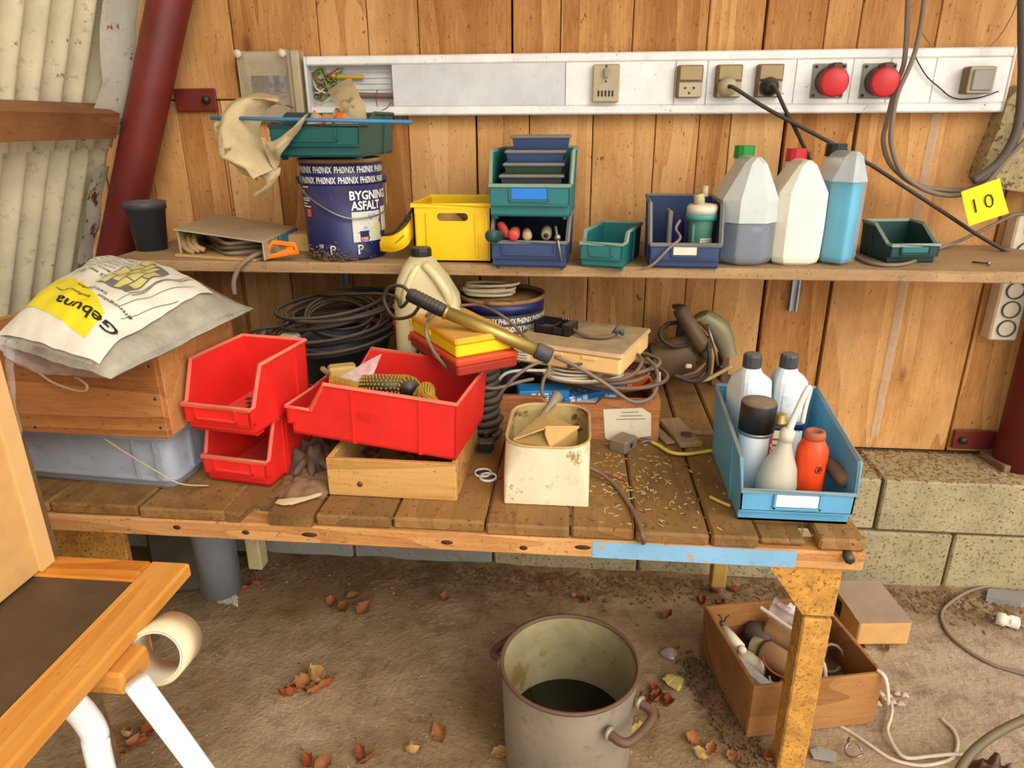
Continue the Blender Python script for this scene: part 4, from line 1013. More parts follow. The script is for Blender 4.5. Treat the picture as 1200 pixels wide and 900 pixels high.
# right hand plank, ending short of the beam, and the offcut at the corner
MB().rbox(((.2936+BX1)/2, -.34, BT-THK/2), (BX1-.2936, .672, THK), .004).build('plank', BENCHW, t, True)
MB().rbox((.330, -.703, BT-THK/2-.005), (.07, .05, THK-.010), .004).build('plank', BENCHW, t, True)
MB().rbox((.417, -.706, BT-THK/2), (.070, .060, THK), .004).build('corner_block', BENCHW, t, True)
ZB = BT-THK
m = MB().rbox(((BX0+BX1)/2-.0, BY0+.022, ZB-.0165), (BX1-BX0, .045, .033), .003); m.build('front_beam', BEAMW, t, True)
m = MB(); m.grid(lambda u, v: (.035+.315*u+.004*noise.noise((0, v*6, 1))*(1 if u < .5 else 3), BY0-.0009-.0004*v, ZB-.031+.030*v), 30, 6); m.build('blue_paint', PAINTB, t, True)
MB().rbox(((BX0+BX1)/2, -.10, ZB-.03), (BX1-BX0, .05, .06), .003).build('rear_beam', BEAMW, t, True)
for kx, kz in ((-.66, .4), (-.54, .5), (-.43, .45), (-.20, .5), (-.075, .6), (.02, .4), (.17, .5), (.215, .5), (.265, .45), (.30, .5)):
    MB().cyl((0, -.001, 0), (0, .004, 0), .0042, n=12).map(lambda p: Vector((kx+p[0]*(1.6+.8*(int(kx*1000) % 3)), BY0+p[1], ZB-.033*kz+p[2]))).build('knot', mat('dark_knot', (70, 42, 24), .9, dust=0, bump=0) if 'dark_knot' not in bpy.data.materials else bpy.data.materials['dark_knot'], t, True)
q1 = P(992, 661, y=BY0-.004)
MB().cyl((q1.x, BY0-.014, ZB-.004), (q1.x, BY0+.004, ZB-.004), .008, n=6).build('bolt', DARKST, t, True)
# front right leg with its gusset, rusty yellow
lx0, lx1 = .377, .423
MB().rbox(((lx0+lx1)/2, BY0+.024, .165), (lx1-lx0, .044, .33), .003).build('leg', RUSTY, t, True)
MB().prism([(.312, ZB-.033), (.425, ZB-.033), (lx1+.001, .335), (lx0-.001, .335)], .034, Matrix.Translation((0, BY0+.040, 0)) @ XZY).build('gusset', RUSTY, t, True)
for xx in (-.97,):
    MB().rbox((xx, BY0+.03, (ZB-.033)/2), (.046, .046, ZB-.033), .003).build('leg', RUSTY, t, True)
q1 = P(302, 655, y=-.25); MB().rbox((q1.x, -.25, (ZB+q1.z-.02)/2), (.036, .04, ZB-q1.z+.02), .003).build('rear_post', mat('pale_post_paint', (206, 190, 140), .7, grime=.3), t, True)
q1 = P(840, 684, y=-.25); MB().rbox((q1.x, -.25, (ZB+q1.z)/2), (.034, .034, ZB-q1.z), .003).build('rear_post', mat('yellowed_post', (178, 140, 66), .7, grime=.4), t, True)

# grey down pipe hanging under the bench
t = T('drain_pipe', 'short length of grey plastic pipe hanging under the bench', 'pipe', (-.72, -.56, .2))
c0 = P(260, 690, y=-.56); 
MB().lathe([(.040, c0.z+.0), (.040, ZB-.002), (.037, ZB-.002), (.037, c0.z)], 26, c=(c0.x, -.56, 0), closed=True).build('pipe', PVC, t, True)
m = MB(); m.grid(lambda u, v: (c0.x-.012+.045*u+.01*noise.noise((u*5, v*5, 1)), -.565+.02*noise.noise((u*6, v*6, 3)), c0.z+.02-.055*v), 8, 8); m.build('film_scrap', BAGTHIN, t, True)

# straw, chips and crumbs on the boards
def litter(name, label, zone, n, size, m, seed, zf, el=3, h=.3):
    rd = random.Random(seed); b = MB()
    for i in range(n):
        x, y = zone(rd); s_ = rd.uniform(.5, 1.3)*size
        b.box((x, y, zf(x, y)+s_*h*.5), (s_*el*rd.uniform(.5, 1.2), s_*rd.uniform(.5, 1), s_*h), rz=rd.uniform(0, 3.2))
    o = tag(b.build(name, m), label, name.split('_')[-1]); return stuff(o)
STRAW = mat('straw', (206, 172, 110), .8, dust=0, bump=0, var=.3)
litter('straw_chips', 'pale straw and wood chips strewn on the bench right of the carton', lambda r: (r.gauss(.11, .06), max(-.72, min(-.42, r.gauss(-.57, .08)))), 230, .0022, STRAW, 4, lambda x, y: BT, 4)
litter('bench_dirt', 'dark crumbs and grit scattered along the bench planks', lambda r: (r.uniform(-1.0, .44), -.735+.72*r.random()**1.3), 1300, .0028, SOIL, 5, lambda x, y: BT, 1.3, .4)
litter('ledge_dirt', 'dry leaves and dirt lying on top of the block ledge', lambda r: (r.uniform(.35, 1.2), r.uniform(-.168, -.004)), 1500, .0045, mat('ledge_litter', (150, 112, 66), .9, 0, .4, 90, 0, bump=.3, spots=((86, 58, 32), 60, .58)), 6, lambda x, y: WB-.004, 1.8, .35)

# ------------------------------------------------------------ left end of the bench
# grey crate
t = T('grey_crate', 'grey plastic stacking crate under the wooden box on the bench', 'crate', (-.88, -.535, BT), R(-4))
GREYC = mat('grey_crate_plastic', (150, 156, 166), .5, dust=.5, grime=.3)
w_, d_, h_ = .40, .255, .12
m = MB(); m.loft([rrect(w_*.97, d_*.96, 0, .02), rrect(w_*.97, d_*.96, .012, .02), rrect(w_*.985, d_*.975, .1, .022)]); m.build('body', GREYC, t)
m = MB(); m.loft([rrect(w_, d_, .092, .024), rrect(w_+.012, d_+.012, .095, .026), rrect(w_+.012, d_+.012, .12, .026), rrect(w_, d_, .12, .024)]); m.build('rim', GREYC, t)
m = MB(); m.loft([rrect(w_*.985+.006, d_*.97+.006, .012, .022), rrect(w_*.985+.006, d_*.97+.006, .022, .022)]); m.build('lower_band', GREYC, t)
for xx in (-.15, -.142, .135, .175): MB().box((xx, -d_/2+.001, .057), (.006, .010, .075)).build('rib', GREYC, t)
for yy in (-.07, .07): MB().box((w_/2-.002, yy, .057), (.010, .006, .075)).build('rib', GREYC, t)
# old wooden box on it
t = open_box('wooden_box', 'old brown wooden box carrying the plastic bag, on the grey crate', 'wooden box', (-.868, -.592, BT+.1205), R(-1.5), .43, .245, .142, .013, CRATEW)
for xx, zz in ((.205, .125), (.205, .07), (.205, .02), (-.02, .01)): MB().cyl((xx, -.1235, zz), (xx, -.121, zz), .0025, n=8).build('nail', DARKST, t)
# bag of mineral fibre
ZBAG = BT+.1205+.142
A_, B_, C_, D_ = P(-14, 392, z=ZBAG+.03), P(128, 296, z=ZBAG+.035), P(296, 352, z=ZBAG+.035), P(128, 436, z=ZBAG+.03)
def bag(u, v, top=True, lift=0):
    p = A_.lerp(D_, u).lerp(B_.lerp(C_, u), v)
    e = max(0, (1-abs(2*u-1)**2.6))*max(0, (1-abs(2*v-1)**2.6))
    k = .012*noise.noise((u*4, v*4, 2))+.006*noise.noise((u*10, v*9, 5))
    z = ZBAG+.020+(.066*e**.7+k*(.3+e) if top else -.016*e**.3)
    return Vector((p.x+.004*noise.noise((v*9, u*3, 1)), p.y+.004*noise.noise((u*9, v*3, 8)), z+lift))
t = T('plastic_sack', 'crumpled clear plastic sack with printed label lying on the wooden box', 'bag', ((A_.x+C_.x)/2, (A_.y+C_.y)/2, ZBAG))
m = MB(); m.grid(lambda u, v: bag(.02+.96*u, .02+.96*v, True, -.004), 26, 26); m.grid(lambda u, v: bag(1-(.02+.96*u), .02+.96*v, False, .002), 14, 14); m.build('fibre_filling', FIBRE, t, True)
m = MB(); m.grid(lambda u, v: bag(u, v), 40, 40); m.grid(lambda u, v: bag(1-u, v, False), 12, 12); m.build('film', BAGCLR, t, True)
def lab(u, v, l=.0035): return bag(.06+.84*u, .02+.90*v, True, l)
m = MB(); m.grid(lambda u, v: lab(u, v*(1-.10*u)), 34, 34); m.build('label', mat('bag_label_paper', (240, 234, 216), .45, 0, .04, 14, .1, grime=.14), t, True)
m = MB(); m.grid(lambda u, v: lab(.0+.82*u, .06+.30*v*(1-.5*u**2)+.08*(1-u), .0045), 26, 14); m.build('yellow_band', mat('label_yellow', (246, 226, 30), .45, 0, .04, 14, .1, grime=.1), t, True)
m = MB(); m.grid(lambda u, v: lab(.515+.27*u, .40+.50*v*(1-.25*u), .0044), 16, 16); m.build('brick_joints', GREYINK, t, True)
m = MB()
for r_ in range(4):
    for c_ in range(4):
        u0 = .522+.066*r_; v0 = .41+.125*c_+(.06 if r_ % 2 else 0)
        if v0 > .80-.03*r_: continue
        m.grid(lambda u, v: lab(u0+.056*u, v0+.113*v, .0050), 4, 4)
m.build('brick_print', mat('label_brick_yellow', (222, 214, 130), .5, dust=.1, grime=.1), t, True)
m = MB()
def ink(u0, v0, u1, v1, wd=.004):
    m.grid(lambda a, b: lab(u0+(u1-u0)*a+(wd*(b-.5) if abs(v1-v0) > abs(u1-u0) else 0), v0+(v1-v0)*a+(wd*(b-.5) if abs(v1-v0) <= abs(u1-u0) else 0), .0052), 10, 1)
for k in range(3): ink(.50+.33*(k == 1)+.3*(k == 2), .40, .52+.33*(k == 1)+.36*(k == 2), .90, .005)
ink(.84, .30, .95, .80, .004); ink(.80, .32, .88, .88, .004); ink(.9, .25, .99, .6, .004)
m.build('line_drawing', GREYINK, t, True)
LW = (lab(1, 0)-lab(0, 0)).length; LH = (lab(0, 1)-lab(0, 0)).length
def ltext(m, s, size, u0, v0, width=None, bold=0):
    put_text(m, s, size, lambda x, y: lab(max(0, min(1, u0-x/LW)), max(0, min(1, v0-y/LH)), .0056), bold, width)
m = MB(); ltext(m, 'Gebuna', .052, .97, .19, .165, .02); m.build('lettering', INK, t, True)
m = MB(); ltext(m, 'gitningslist', .018, .93, .30, .08, .008); ltext(m, 'Sætningslist', .018, .70, .335, .082, .008); ltext(m, 'Bredfyldningsliste', .016, .62, .27, .10, .006); ltext(m, '15 mm. 20 mm', .022, .50, .50, .11, .008); m.build('lettering', INK, t, True)
m = MB()
for i, s in enumerate(('Materiale: vandfast mineral', 'anvendes under tagplader i', 'hele bygningens længde og', 'monteres tørt på remmen', 'før pladerne lægges op', 'Skæres med en kniv og', 'fastgøres med søm eller', 'lim på underlaget. Husk', 'altid at tætne hjørner')):
    ltext(m, s, .0135, .49-.002*i, .545+.045*i, .100-.004*(i % 3), .008)
m.build('small_print', INK, t, True)
# loose front skirt of the sack
e0 = [P(x, y, y=-.735) for x, y in ((-10, 392), (40, 404), (90, 410), (130, 418), (150, 428))]
e1 = [P(x, y, y=-.742) for x, y in ((10, 418), (40, 436), (80, 440), (112, 443), (134, 441))]
ruled(e0, e1, .006, .006, 3, 24, 8).build('loose_film', BAGTHIN, t, True)
e0 = [bag(.80, .02)+Vector((0, 0, .002)), bag(.93, .03)+Vector((0, 0, .002)), bag(.985, .2)+Vector((0, 0, .002)), bag(.985, .5)+Vector((0, 0, .002))]
e1 = [P(x, y, y=Y) for x, y, Y in ((112, 425, -.745), (138, 438, -.75), (152, 424, -.745), (195, 404, -.70))]
ruled(e0, e1, .006, .009, 6, 20, 8).build('loose_film', BAGTHIN, t, True)
cable([P(46, 437, y=-.738), P(60, 447, y=-.742), P(80, 455, y=-.745), P(98, 458, y=-.745), P(102, 452, y=-.745), P(92, 444, y=-.742), P(88, 442, y=-.738)], .0022, 6).build('tie_string', RAG, t, True)
e0 = [P(8, 395, y=-.742), P(6, 430, y=-.745), P(14, 470, y=-.745), P(22, 510, y=-.74), P(26, 530, y=-.735)]
e1 = [P(18, 398, y=-.742), P(16, 430, y=-.745), P(20, 470, y=-.745), P(25, 510, y=-.74), P(29, 530, y=-.735)]
solo('plastic_strip', 'twisted clear plastic strip hanging down at the left from the sack', 'plastic', ruled(e0, e1, .004, .003, 7, 20, 3), BAGTHIN, (-1.0, -.745, .6))
pts = [P(115, 509, y=-.70), P(150, 532, y=-.70), P(185, 553, y=-.70), P(212, 567, y=-.69), P(245, 569, z=BT+.002)]
solo('string', 'thin tan string slanting down across the grey crate', 'string', cable(pts, .0013, 5, 5), RAG, pts[1])
# red bins, one on the other
RB1 = (-.576, -.562, BT+.003)
stack_bin('storage_bin', 'lower of the two stacked red bins, standing on the bench', RB1, R(-9), .130, .185, .112, .050, .150, .012, RED, REDRIM, holder=.6, ribs=(.30, -.10, -.16), tap=.06)
t = stack_bin('storage_bin', 'upper of the two stacked red bins, with a spring in it', (-.569, -.603, BT+.003+.1175), R(-9), .130, .185, .112, .048, .145, .012, RED, REDRIM, holder=.6, ribs=(.30, -.10, -.16), tap=.06)
pts = [Vector((-.560+.009*math.cos(a*.9), -.615+.009*math.sin(a*.9), BT+.126+.0011*a)) for a in range(28)]
solo('coil_spring', 'dark coil spring lying in the upper red bin', 'spring', MB().tube(pts, .0016, 5), DARKST, (-.56, -.615, BT+.126))
# brown board, white block and black lead behind
q1 = P(300, 384, z=.62)
t = T('foam_board', 'dusty brown board behind the upper red bin', 'board', (-.66, -.2, BT))
MB().rbox((-.70, -.23, .585), (.20, .13, .026), .003).build('top', mat('dusty_brown_board', (134, 100, 52), .9, dust=.4, spots=((90, 66, 34), 70, .6)), t, True)
MB().rbox((-.70, -.225, .5265), (.19, .12, .09), .003).build('carton', BLACK, t, True)
q1 = P(326, 398, z=.60)
solo('white_block', 'cream coloured block between red bin and black bucket', 'block', MB().rbox((-.604, -.335, .575), (.04, .04, .18), .004), CREAM, (-.604, -.335, BT))
pts = [P(x, y, y=-.37) for x, y in ((296, 405), (292, 398), (296, 389), (310, 385), (325, 383), (338, 378))]
t = T('plug_lead', 'black lead with plug lying behind the upper red bin', 'cable', pts[2]); cable(pts, .0030, 7, 6).build('cord', CABLEK, t, True)
MB().tube([P(300, 401, y=-.375), P(305, 394, y=-.375), P(313, 388, y=-.37)], [.009, .010, .006], 10).build('plug', BLACK, t, True)
# black bucket with cable
BK = (-.513, -.262)
t = T('bucket', 'dull black plastic bucket holding a tangle of dark cable', 'bucket', (*BK, BT))
MB().lathe([(.078, 0), (.080, .002), (.098, .150), (.103, .150), (.103, .160), (.097, .160), (.094, .150), (.076, .006)], 40).build('body', GREYBLACK, t)
cable([(-.103, 0, .152), (-.11, -.03, .12), (-.07, -.09, .09), (0, -.112, .085), (.07, -.088, .09), (.11, -.03, .12), (.103, 0, .152)], .0022, 6).build('handle', STEEL, t)
pts = coil((BK[0]-.004, BK[1]-.01, BT+.158), .112, .085, 9, .022, .085, .2, 5, 16, (.08, .1))
pts = [Vector((p.x, p.y, min(p.z, .755))) for p in pts]
solo('cable_coil', 'thick dark cable wound in loops on the black bucket', 'cable', cable(pts, .0042, 7, 3), CABLEK, (*BK, BT+.16))
pts = coil((BK[0]+.01, BK[1]-.02, BT+.20), .082, .05, 3.4, .016, .03, -.2, 9, 16, (.05, .6)); pts = [Vector((p.x, p.y, min(p.z, .765))) for p in pts]
pts += [P(455, 345, y=-.40), P(470, 360, y=-.44), P(480, 345, y=-.45), P(470, 335, y=-.44), P(455, 338, y=-.43), P(450, 352, y=-.43), P(462, 372, y=-.45), P(482, 370, y=-.47), P(492, 358, y=-.475)]
solo('cable_coil', 'thin dark cable looping up over the bucket and across to the lamp', 'cable', cable(pts, .0034, 7, 4), CABLEK, (*BK, BT+.2))
# yellowish jug
JX, JY = -.292, -.372
t = T('jug', 'cloudy yellowish plastic jug with black cap standing in front of the shelf', 'jug', (JX, JY, BT), R(4))
S_ = [rrect(.125*a, .088*b, z, .022, cx, 0, 4) for z, a, b, cx in ((0, .9, .9, 0), (.01, 1, 1, 0), (.14, 1.03, 1.02, 0), (.25, 1.02, 1, 0), (.285, .98, .98, -.002), (.318, .78, .95, -.008), (.345, .52, .8, -.012), (.362, .34, .55, -.010))]
MB().loft(S_).build('body', MILK, t)
MB().tube(smooth_path([(.045, -.030, .270), (.040, -.042, .300), (.020, -.040, .332), (.0, -.030, .350)], 4), .0095, 10).build('handle', MILK, t)
MB().tube(smooth_path([(-.045, -.032, .262), (-.038, -.043, .296), (-.024, -.038, .330), (-.012, -.028, .348)], 4), .007, 10).build('shoulder_ridge', MILK, t)
MB().lathe([(.020, .356), (.0205, .372), (.019, .378), (.001, .379)], 16, c=(-.010, 0, 0), smooth=False).build('screw_cap', BLACK, t)
# short tin with rope
SX, SY = -.166, -.197
t = T('asphalt_tin', 'dark tin printed with rows of white letters under the shelf, rusty lid', 'tin', (SX, SY, BT))
MB().lathe([(.086, 0), (.087, .004), (.092, .222)], 48).build('body', PHDARK, t)
MB().lathe([(.0925, .222), (.093, .244)], 48).build('top_band', PHBLUE, t)
MB().lathe([(.093, .244), (.0965, .247), (.0965, .252), (.091, .254), (.089, .244)], 48).build('rim', RUST, t)
MB().lathe([(.0915, .2455), (.001, .246)], 40).build('lid', RUST, t)
m = MB()
for row in range(6):
    for i in range(8): put_text(m, 'PHØNIX', .0165, wrap((0, 0, 0), .0934-.0004*row, -95+i*24.2+row*9, .205-row*.0178), .014, .037)
m.build('lettering', WHITE, t)
pts = coil((SX-.030, SY-.015, BT+.252), .054, .026, 7, .011, .022, .12, 3, 14)
solo('rope_coil', 'small hank of pale rope on the rusty lid of the short tin', 'rope', cable(pts, .0030, 6, 3), mat('pale_rope', (232, 214, 176), .8, dust=.1, bump=.3, bs=300), (SX, SY, BT+.25))

# ------------------------------------------------------------ middle of the bench
# dark rags
t = T('work_glove', 'crumpled dark leather glove between red bin and pine tray', 'glove', P(366, 540, z=BT))
def lump(cx, cy, rx, ry, h, seed, z0=BT, n=20):
    m = MB()
    def f(u, v):
        x, y = 2*u-1, 2*v-1; r2 = x*x+y*y; e = max(0, 1-(abs(x)**2.5+abs(y)**2.5))**.6
        k = noise.noise((x*2.2, y*2.2, seed)); k2 = noise.noise((x*5, y*5, seed+9))
        return (cx+x*rx*(1+.25*k2), cy+y*ry*(1+.25*k), z0+.002+h*e*(.65+.5*k+.25*k2))
    m.grid(f, n, n); m.grid(lambda u, v: (lambda p: (p[0], p[1], z0+.001))(f(1-u, v)), n, n); return m
q1 = P(365, 548, z=BT)
lump(q1.x, q1.y+.03, .05, .06, .06, 3).build('palm', LEATHER, t, True)
for k, (dx, dy, an) in enumerate(((.03, -.03, -40), (.012, -.045, -70), (-.012, -.04, -95), (.045, .0, -10))):
    a_ = Vector((q1.x+dx*.3, q1.y+.01+dy*.3, BT+.022)); b_ = a_+Vector((math.cos(R(an))*.055, math.sin(R(an))*.055, -.010))
    MB().tube([a_, a_.lerp(b_, .4), a_.lerp(b_, .8), b_], [.010, .009, .008, .004], 9).build('finger', LEATHER, t, True)
q1 = P(352, 572, z=BT)
t = T('leather_scrap', 'flat brown leather scrap with pale frayed hem on the bench front', 'leather', (q1.x, q1.y, BT))
lump(q1.x+.008, q1.y+.01, .048, .05, .020, 8).build('scrap', LEATHERL, t, True)
ruled([P(322, 590, z=BT+.004), P(335, 592, z=BT+.005), P(355, 588, z=BT+.006), P(376, 581, z=BT+.006)], [P(326, 585, z=BT+.010), P(337, 584, z=BT+.012), P(356, 582, z=BT+.012), P(378, 577, z=BT+.01)], .003, .002, 2, 20, 4).build('frayed_hem', RAG, t, True)
# pine tray and the big red bin lying across it
t = open_box('pine_tray', 'light pine tray under the tilted red bin', 'tray', (-.303, -.520, BT), R(-1), .224, .30, .070, .009, PINE)
MB().cyl((-.055, -.151, .024), (-.055, -.1492, .024), .005, n=12).build('knot', BROWNM, t)
litter('tray_scraps', 'rusty scraps lying in the pine tray under the red bin', lambda r: (r.uniform(-.40, -.21), r.uniform(-.655, -.40)), 140, .006, BROWNM, 14, lambda x, y: BT+.009, 2.5, .4)
MR = Matrix.Translation((-.334, -.556, BT+.086)) @ Matrix.Rotation(R(-97), 4, 'Z') @ Matrix.Rotation(R(-4.5), 4, 'X')
t = stack_bin('storage_bin', 'large red bin lying aslant across the pine tray, facing left', (0, 0, 0), 0,   .200, .303, .104, .050, .23, .045, RED, REDRIM, M=MR, ribs=(.30, -.09), holder=.5, step=False, tap=.10)
m = MB(); put_text(m, 'ZARZI', .019, lambda x, y: (.1005-.0115*(1-(.05+y)/.104)+.0014, -.06+x, .048+y), .02, .075); m.build('raised_lettering', RED, t)
def inbin(x, y, z): return MR @ Vector((x, y, z))
# rope of black and gold cord in the red bin
def cord(label, pts, r, seed):
    t = T('cord', label, 'cord', pts[0]); pa = smooth_path(pts, 8); MB().tube(pa, r, 10).build('core', BLACK, t, True)
    m = MB()
    for i in range(len(pa)-1):
        d_ = (pa[i+1]-pa[i]).normalized(); up_ = d_.orthogonal().normalized(); s_ = d_.cross(up_)
        up_ = (Vector((0, 0, 1))-d_*d_.z); up_ = up_.normalized() if up_.length > .1 else Vector((0, -1, 0)); s_ = d_.cross(up_)
        for f in (.25, .75):
            for k in range(9):
                a = R(40*k+(20 if f > .5 else 0)); c_ = pa[i].lerp(pa[i+1], f)+(up_*math.cos(a)+s_*math.sin(a))*r*1.02
                m.box(c_, (.0026, .0026, .0026))
    stuff(m.build('gold_stitching', GOLD, t, True))
cord('thick black and gold cord bundled in the large red bin', [inbin(.045, -.03, .088), inbin(.045, .01, .094), inbin(.03, .04, .092), inbin(.05, .055, .096)], .019, 1)
cord('black and gold cord end at the left in the large red bin', [inbin(.052, -.085, .088), inbin(.06, -.055, .09), inbin(.06, -.035, .086)], .010, 2)
cord('black and gold cord knot at the right in the large red bin', [inbin(.04, .070, .082), inbin(.045, .082, .098), inbin(.06, .088, .090), inbin(.065, .100, .08)], .013, 3)
solo('cord_filling', 'dark padding under the cords in the large red bin', 'padding', MB().loft([[inbin(*p) for p in rrect(.15, .17, z, .03, 0, -.02)] for z in (.006, .03, .045, .055)]), LEATHER, inbin(0, 0, .01))
bz = [inbin(.02, -.115, .075), inbin(-.01, -.10, .085), inbin(-.03, -.05, .11), inbin(-.035, -.015, .135)]
solo('zip_bag', 'small clear zip bag sticking up in the large red bin', 'bag', ruled([inbin(.045, -.10, .078), inbin(.03, -.07, .10), inbin(.015, -.03, .128), inbin(.01, -.012, .138)], [inbin(.06, -.085, .07), inbin(.055, -.055, .075), inbin(.05, -.03, .085), inbin(.03, -.018, .105)], .01, .004, 4, 16, 10), PLBAG, inbin(.04, -.06, .09))
solo('wooden_stick', 'short brown stick at the left end of the large red bin', 'stick', MB().cyl(P(378, 432, y=-.56), P(392, 444, y=-.50), .005, n=8), GREYW, P(385, 438, y=-.53))
solo('tan_rag', 'folded tan card at the left end of the large red bin', 'card', MB().rbox(inbin(-.03, -.105, .065), (.05, .03, .05), .004, rz=.4), CARDD, inbin(-.03, -.105, .05))
# coil of dark tubing under the cases
pts = []
for k in range(12): pts += coil((-.196, -.392, BT+.010+k*.0155), .052, .036, 1, .003, .0155, -.9, k, 16)[:-1]
solo('hose_coil', 'coil of dark hose under the yellow and orange cases', 'hose', cable(pts, .0075, 7, 2), CABLEK, (-.196, -.392, BT))
pts = [P(x, y, y=Y) for x, y, Y in ((488, 440, -.44), (489, 414, -.44), (496, 406, -.435), (512, 409, -.435), (530, 418, -.43), (548, 424, -.425))]
pts += [P(x, y, y=Y) for x, y, Y in ((548, 428, -.425), (530, 423, -.43), (512, 414, -.436), (498, 412, -.44), (494, 420, -.445), (494, 440, -.445))]
solo('loose_cable', 'dark cable loop showing between jug and red case', 'cable', cable(pts, .0034, 7, 5), CABLEK, pts[2])
# yellow and red case
cA = R(-55); cc = Vector((-.243, -.432, 0))
t = lidded_box('flat_case', 'flat orange red plastic case under the yellow one', (cc.x+.004, cc.y, .674), cA, .310, .122, .030, .012, mat('dark_red_case', (150, 38, 18), .45, dust=.2), ORRED)
for k in (-.07, .07): MB().rbox((k, -.0615, .017), (.030, .004, .012), .001).build('latch', ORRED, t)
t = lidded_box('flat_case', 'flat yellow plastic case with dusty lid on the red case', (cc.x, cc.y+.004, .7045), cA, .300, .112, .034, .012, YELLOW, YELLOW2)
for k in (-.06, .03): MB().rbox((k, -.0565, .020), (.028, .004, .010), .001).build('latch', YELLOW, t)
# inspection lamp lying across them
a_, b_, c2, d2 = P(478, 343, y=-.50), P(520, 364, y=-.50), P(622, 408, y=-.50), P(645, 418, y=-.50)
a_ = P(478, 344, y=-.525); b_ = P(521, 365, y=-.53); c2 = P(628, 410, y=-.53); d2 = P(646, 418, y=-.53)
t = T('inspection_lamp', 'brass coloured tube lamp with black grip lying across the yellow case', 'lamp', a_)
MB().tube([a_, a_.lerp(b_, .1), b_.lerp(a_, .05), b_], [.010, .0125, .0125, .011], 14).build('grip', BLACK, t, True)
for k in range(8): MB().cyl(a_.lerp(b_, .12+k*.1), a_.lerp(b_, .15+k*.1), .0133, n=14).build('grip_ridge', BLACK, t, True)
MB().cyl(b_, b_.lerp(c2, .03), .0135, n=16).build('collar', BRASS, t, True)
MB().cyl(b_, c2, .0118, n=16).build('tube', BRASS, t, True)
MB().tube([c2, c2.lerp(d2, .1), d2.lerp(c2, .1), d2], [.0135, .0150, .0150, .012], 16).build('end_cap', GREYBLACK, t, True)
pts = [P(x, y, z=z) for x, y, z in ((500, 370, .743), (504, 366, .744), (515, 360, .745), (540, 358, .744), (562, 358, .744), (585, 368, .742), (603, 382, .72), (618, 398, .70))]
solo('lead', 'dark lead running over the dusty yellow case lid beside the lamp', 'cable', cable(pts, .0030, 7, 5), CABLEB, pts[3])
pts = [P(512, 366, z=.745), P(503, 374, z=.745), P(499, 388, y=-.585), P(506, 408, y=-.585), P(518, 425, y=-.56), P(530, 437, y=-.54)]
solo('lead', 'grey lead hanging down over the edge of the yellow case', 'cable', cable(pts, .0030, 7, 5), CABLEG, pts[2])
ORD = ['first', 'second', 'third', 'fourth', 'fifth', 'sixth', 'seventh', 'eighth', 'ninth', 'tenth', 'eleventh', 'twelfth']

# ------------------------------------------------------------ right part of the bench
# dirty white carton, its mouth pushed round
KX, KY = -.043, -.575
t = T('carton', 'dirty white carton with its mouth pushed round, standing on the bench front', 'carton', (KX, KY, BT))
def csec(z, r, g=0, w=.142, d=.19): return rrect(w-2*g, d-2*g, z, r, 0, 0, 5)
m = MB(); out = [csec(0, .004), csec(.05, .010), csec(.085, .030), csec(.106, .045)]; m.loft(out, cap=False, smooth=True)
m.loft([csec(.106, .045), csec(.107, .044, .0015), csec(.106, .043, .003)], cap=False); m.loft([csec(0.001, .004), csec(.001, .003, .06)], cap=False)
m.build('outer_walls', CARTON, t)
m = MB(); m.loft([csec(.106, .043, .003), csec(.085, .028, .003), csec(.05, .009, .003), csec(.003, .004, .003)], cap=False); m.raw(csec(.003, .004, .003), [tuple(range(24))]); m.build('inner_walls', CARTONIN, t)
MB().tube(csec(.1065, .0445, .0005), .0022, 5, True).build('torn_rim', CARDD, t)
t = T('folded_card', 'folded tan card box sticking up in the white carton', 'card', (KX, KY, BT+.02))
a_, b_, c_, d_ = (P(x, y, z=z) for x, y, z in ((602, 514, .592), (640, 481, .607), (679, 499, .597), (644, 523, .588)))
e_ = a_.lerp(c_, .48)+Vector((0, 0, .012))
def plate(mb, q, th): return mb.raw([(p.x, p.y, p.z) for p in q]+[(p.x, p.y, p.z-th) for p in q], [tuple(range(len(q))), tuple(range(len(q), 2*len(q)))[::-1]]+[(i, i+len(q), (i+1) % len(q)+len(q), (i+1) % len(q)) for i in range(len(q))])
plate(MB(), [a_, e_+Vector((-.004, -.01, 0)), e_, b_], .003).build('flap', CARDD, t, True)
plate(MB(), [e_, c_, d_, d_.lerp(e_, .6)+Vector((-.004, 0, 0))], .004).build('flap', CARD, t, True)
plate(MB(), [a_+Vector((0, 0, -.004)), d_+Vector((0, 0, -.002)), c_+Vector((-.003, 0, -.004)), b_+Vector((0, 0, -.004))], .035).build('box', mat('tan_card_side', (172, 136, 74), .85, 0, .12, 20, .2, grime=.2), t, True)
a_, b_ = P(655, 462, y=-.46), P(632, 492, y=-.52)
t = T('lever', 'dusty grey metal lever leaning out of the white carton', 'lever', b_)
MB().tube([b_, b_.lerp(a_, .5), b_.lerp(a_, .75), b_.lerp(a_, .92), a_], [.005, .006, .010, .012, .007], 10).build('handle', mat('dusty_grey_metal', (150, 138, 118), .6, .2, dust=.6), t, True)
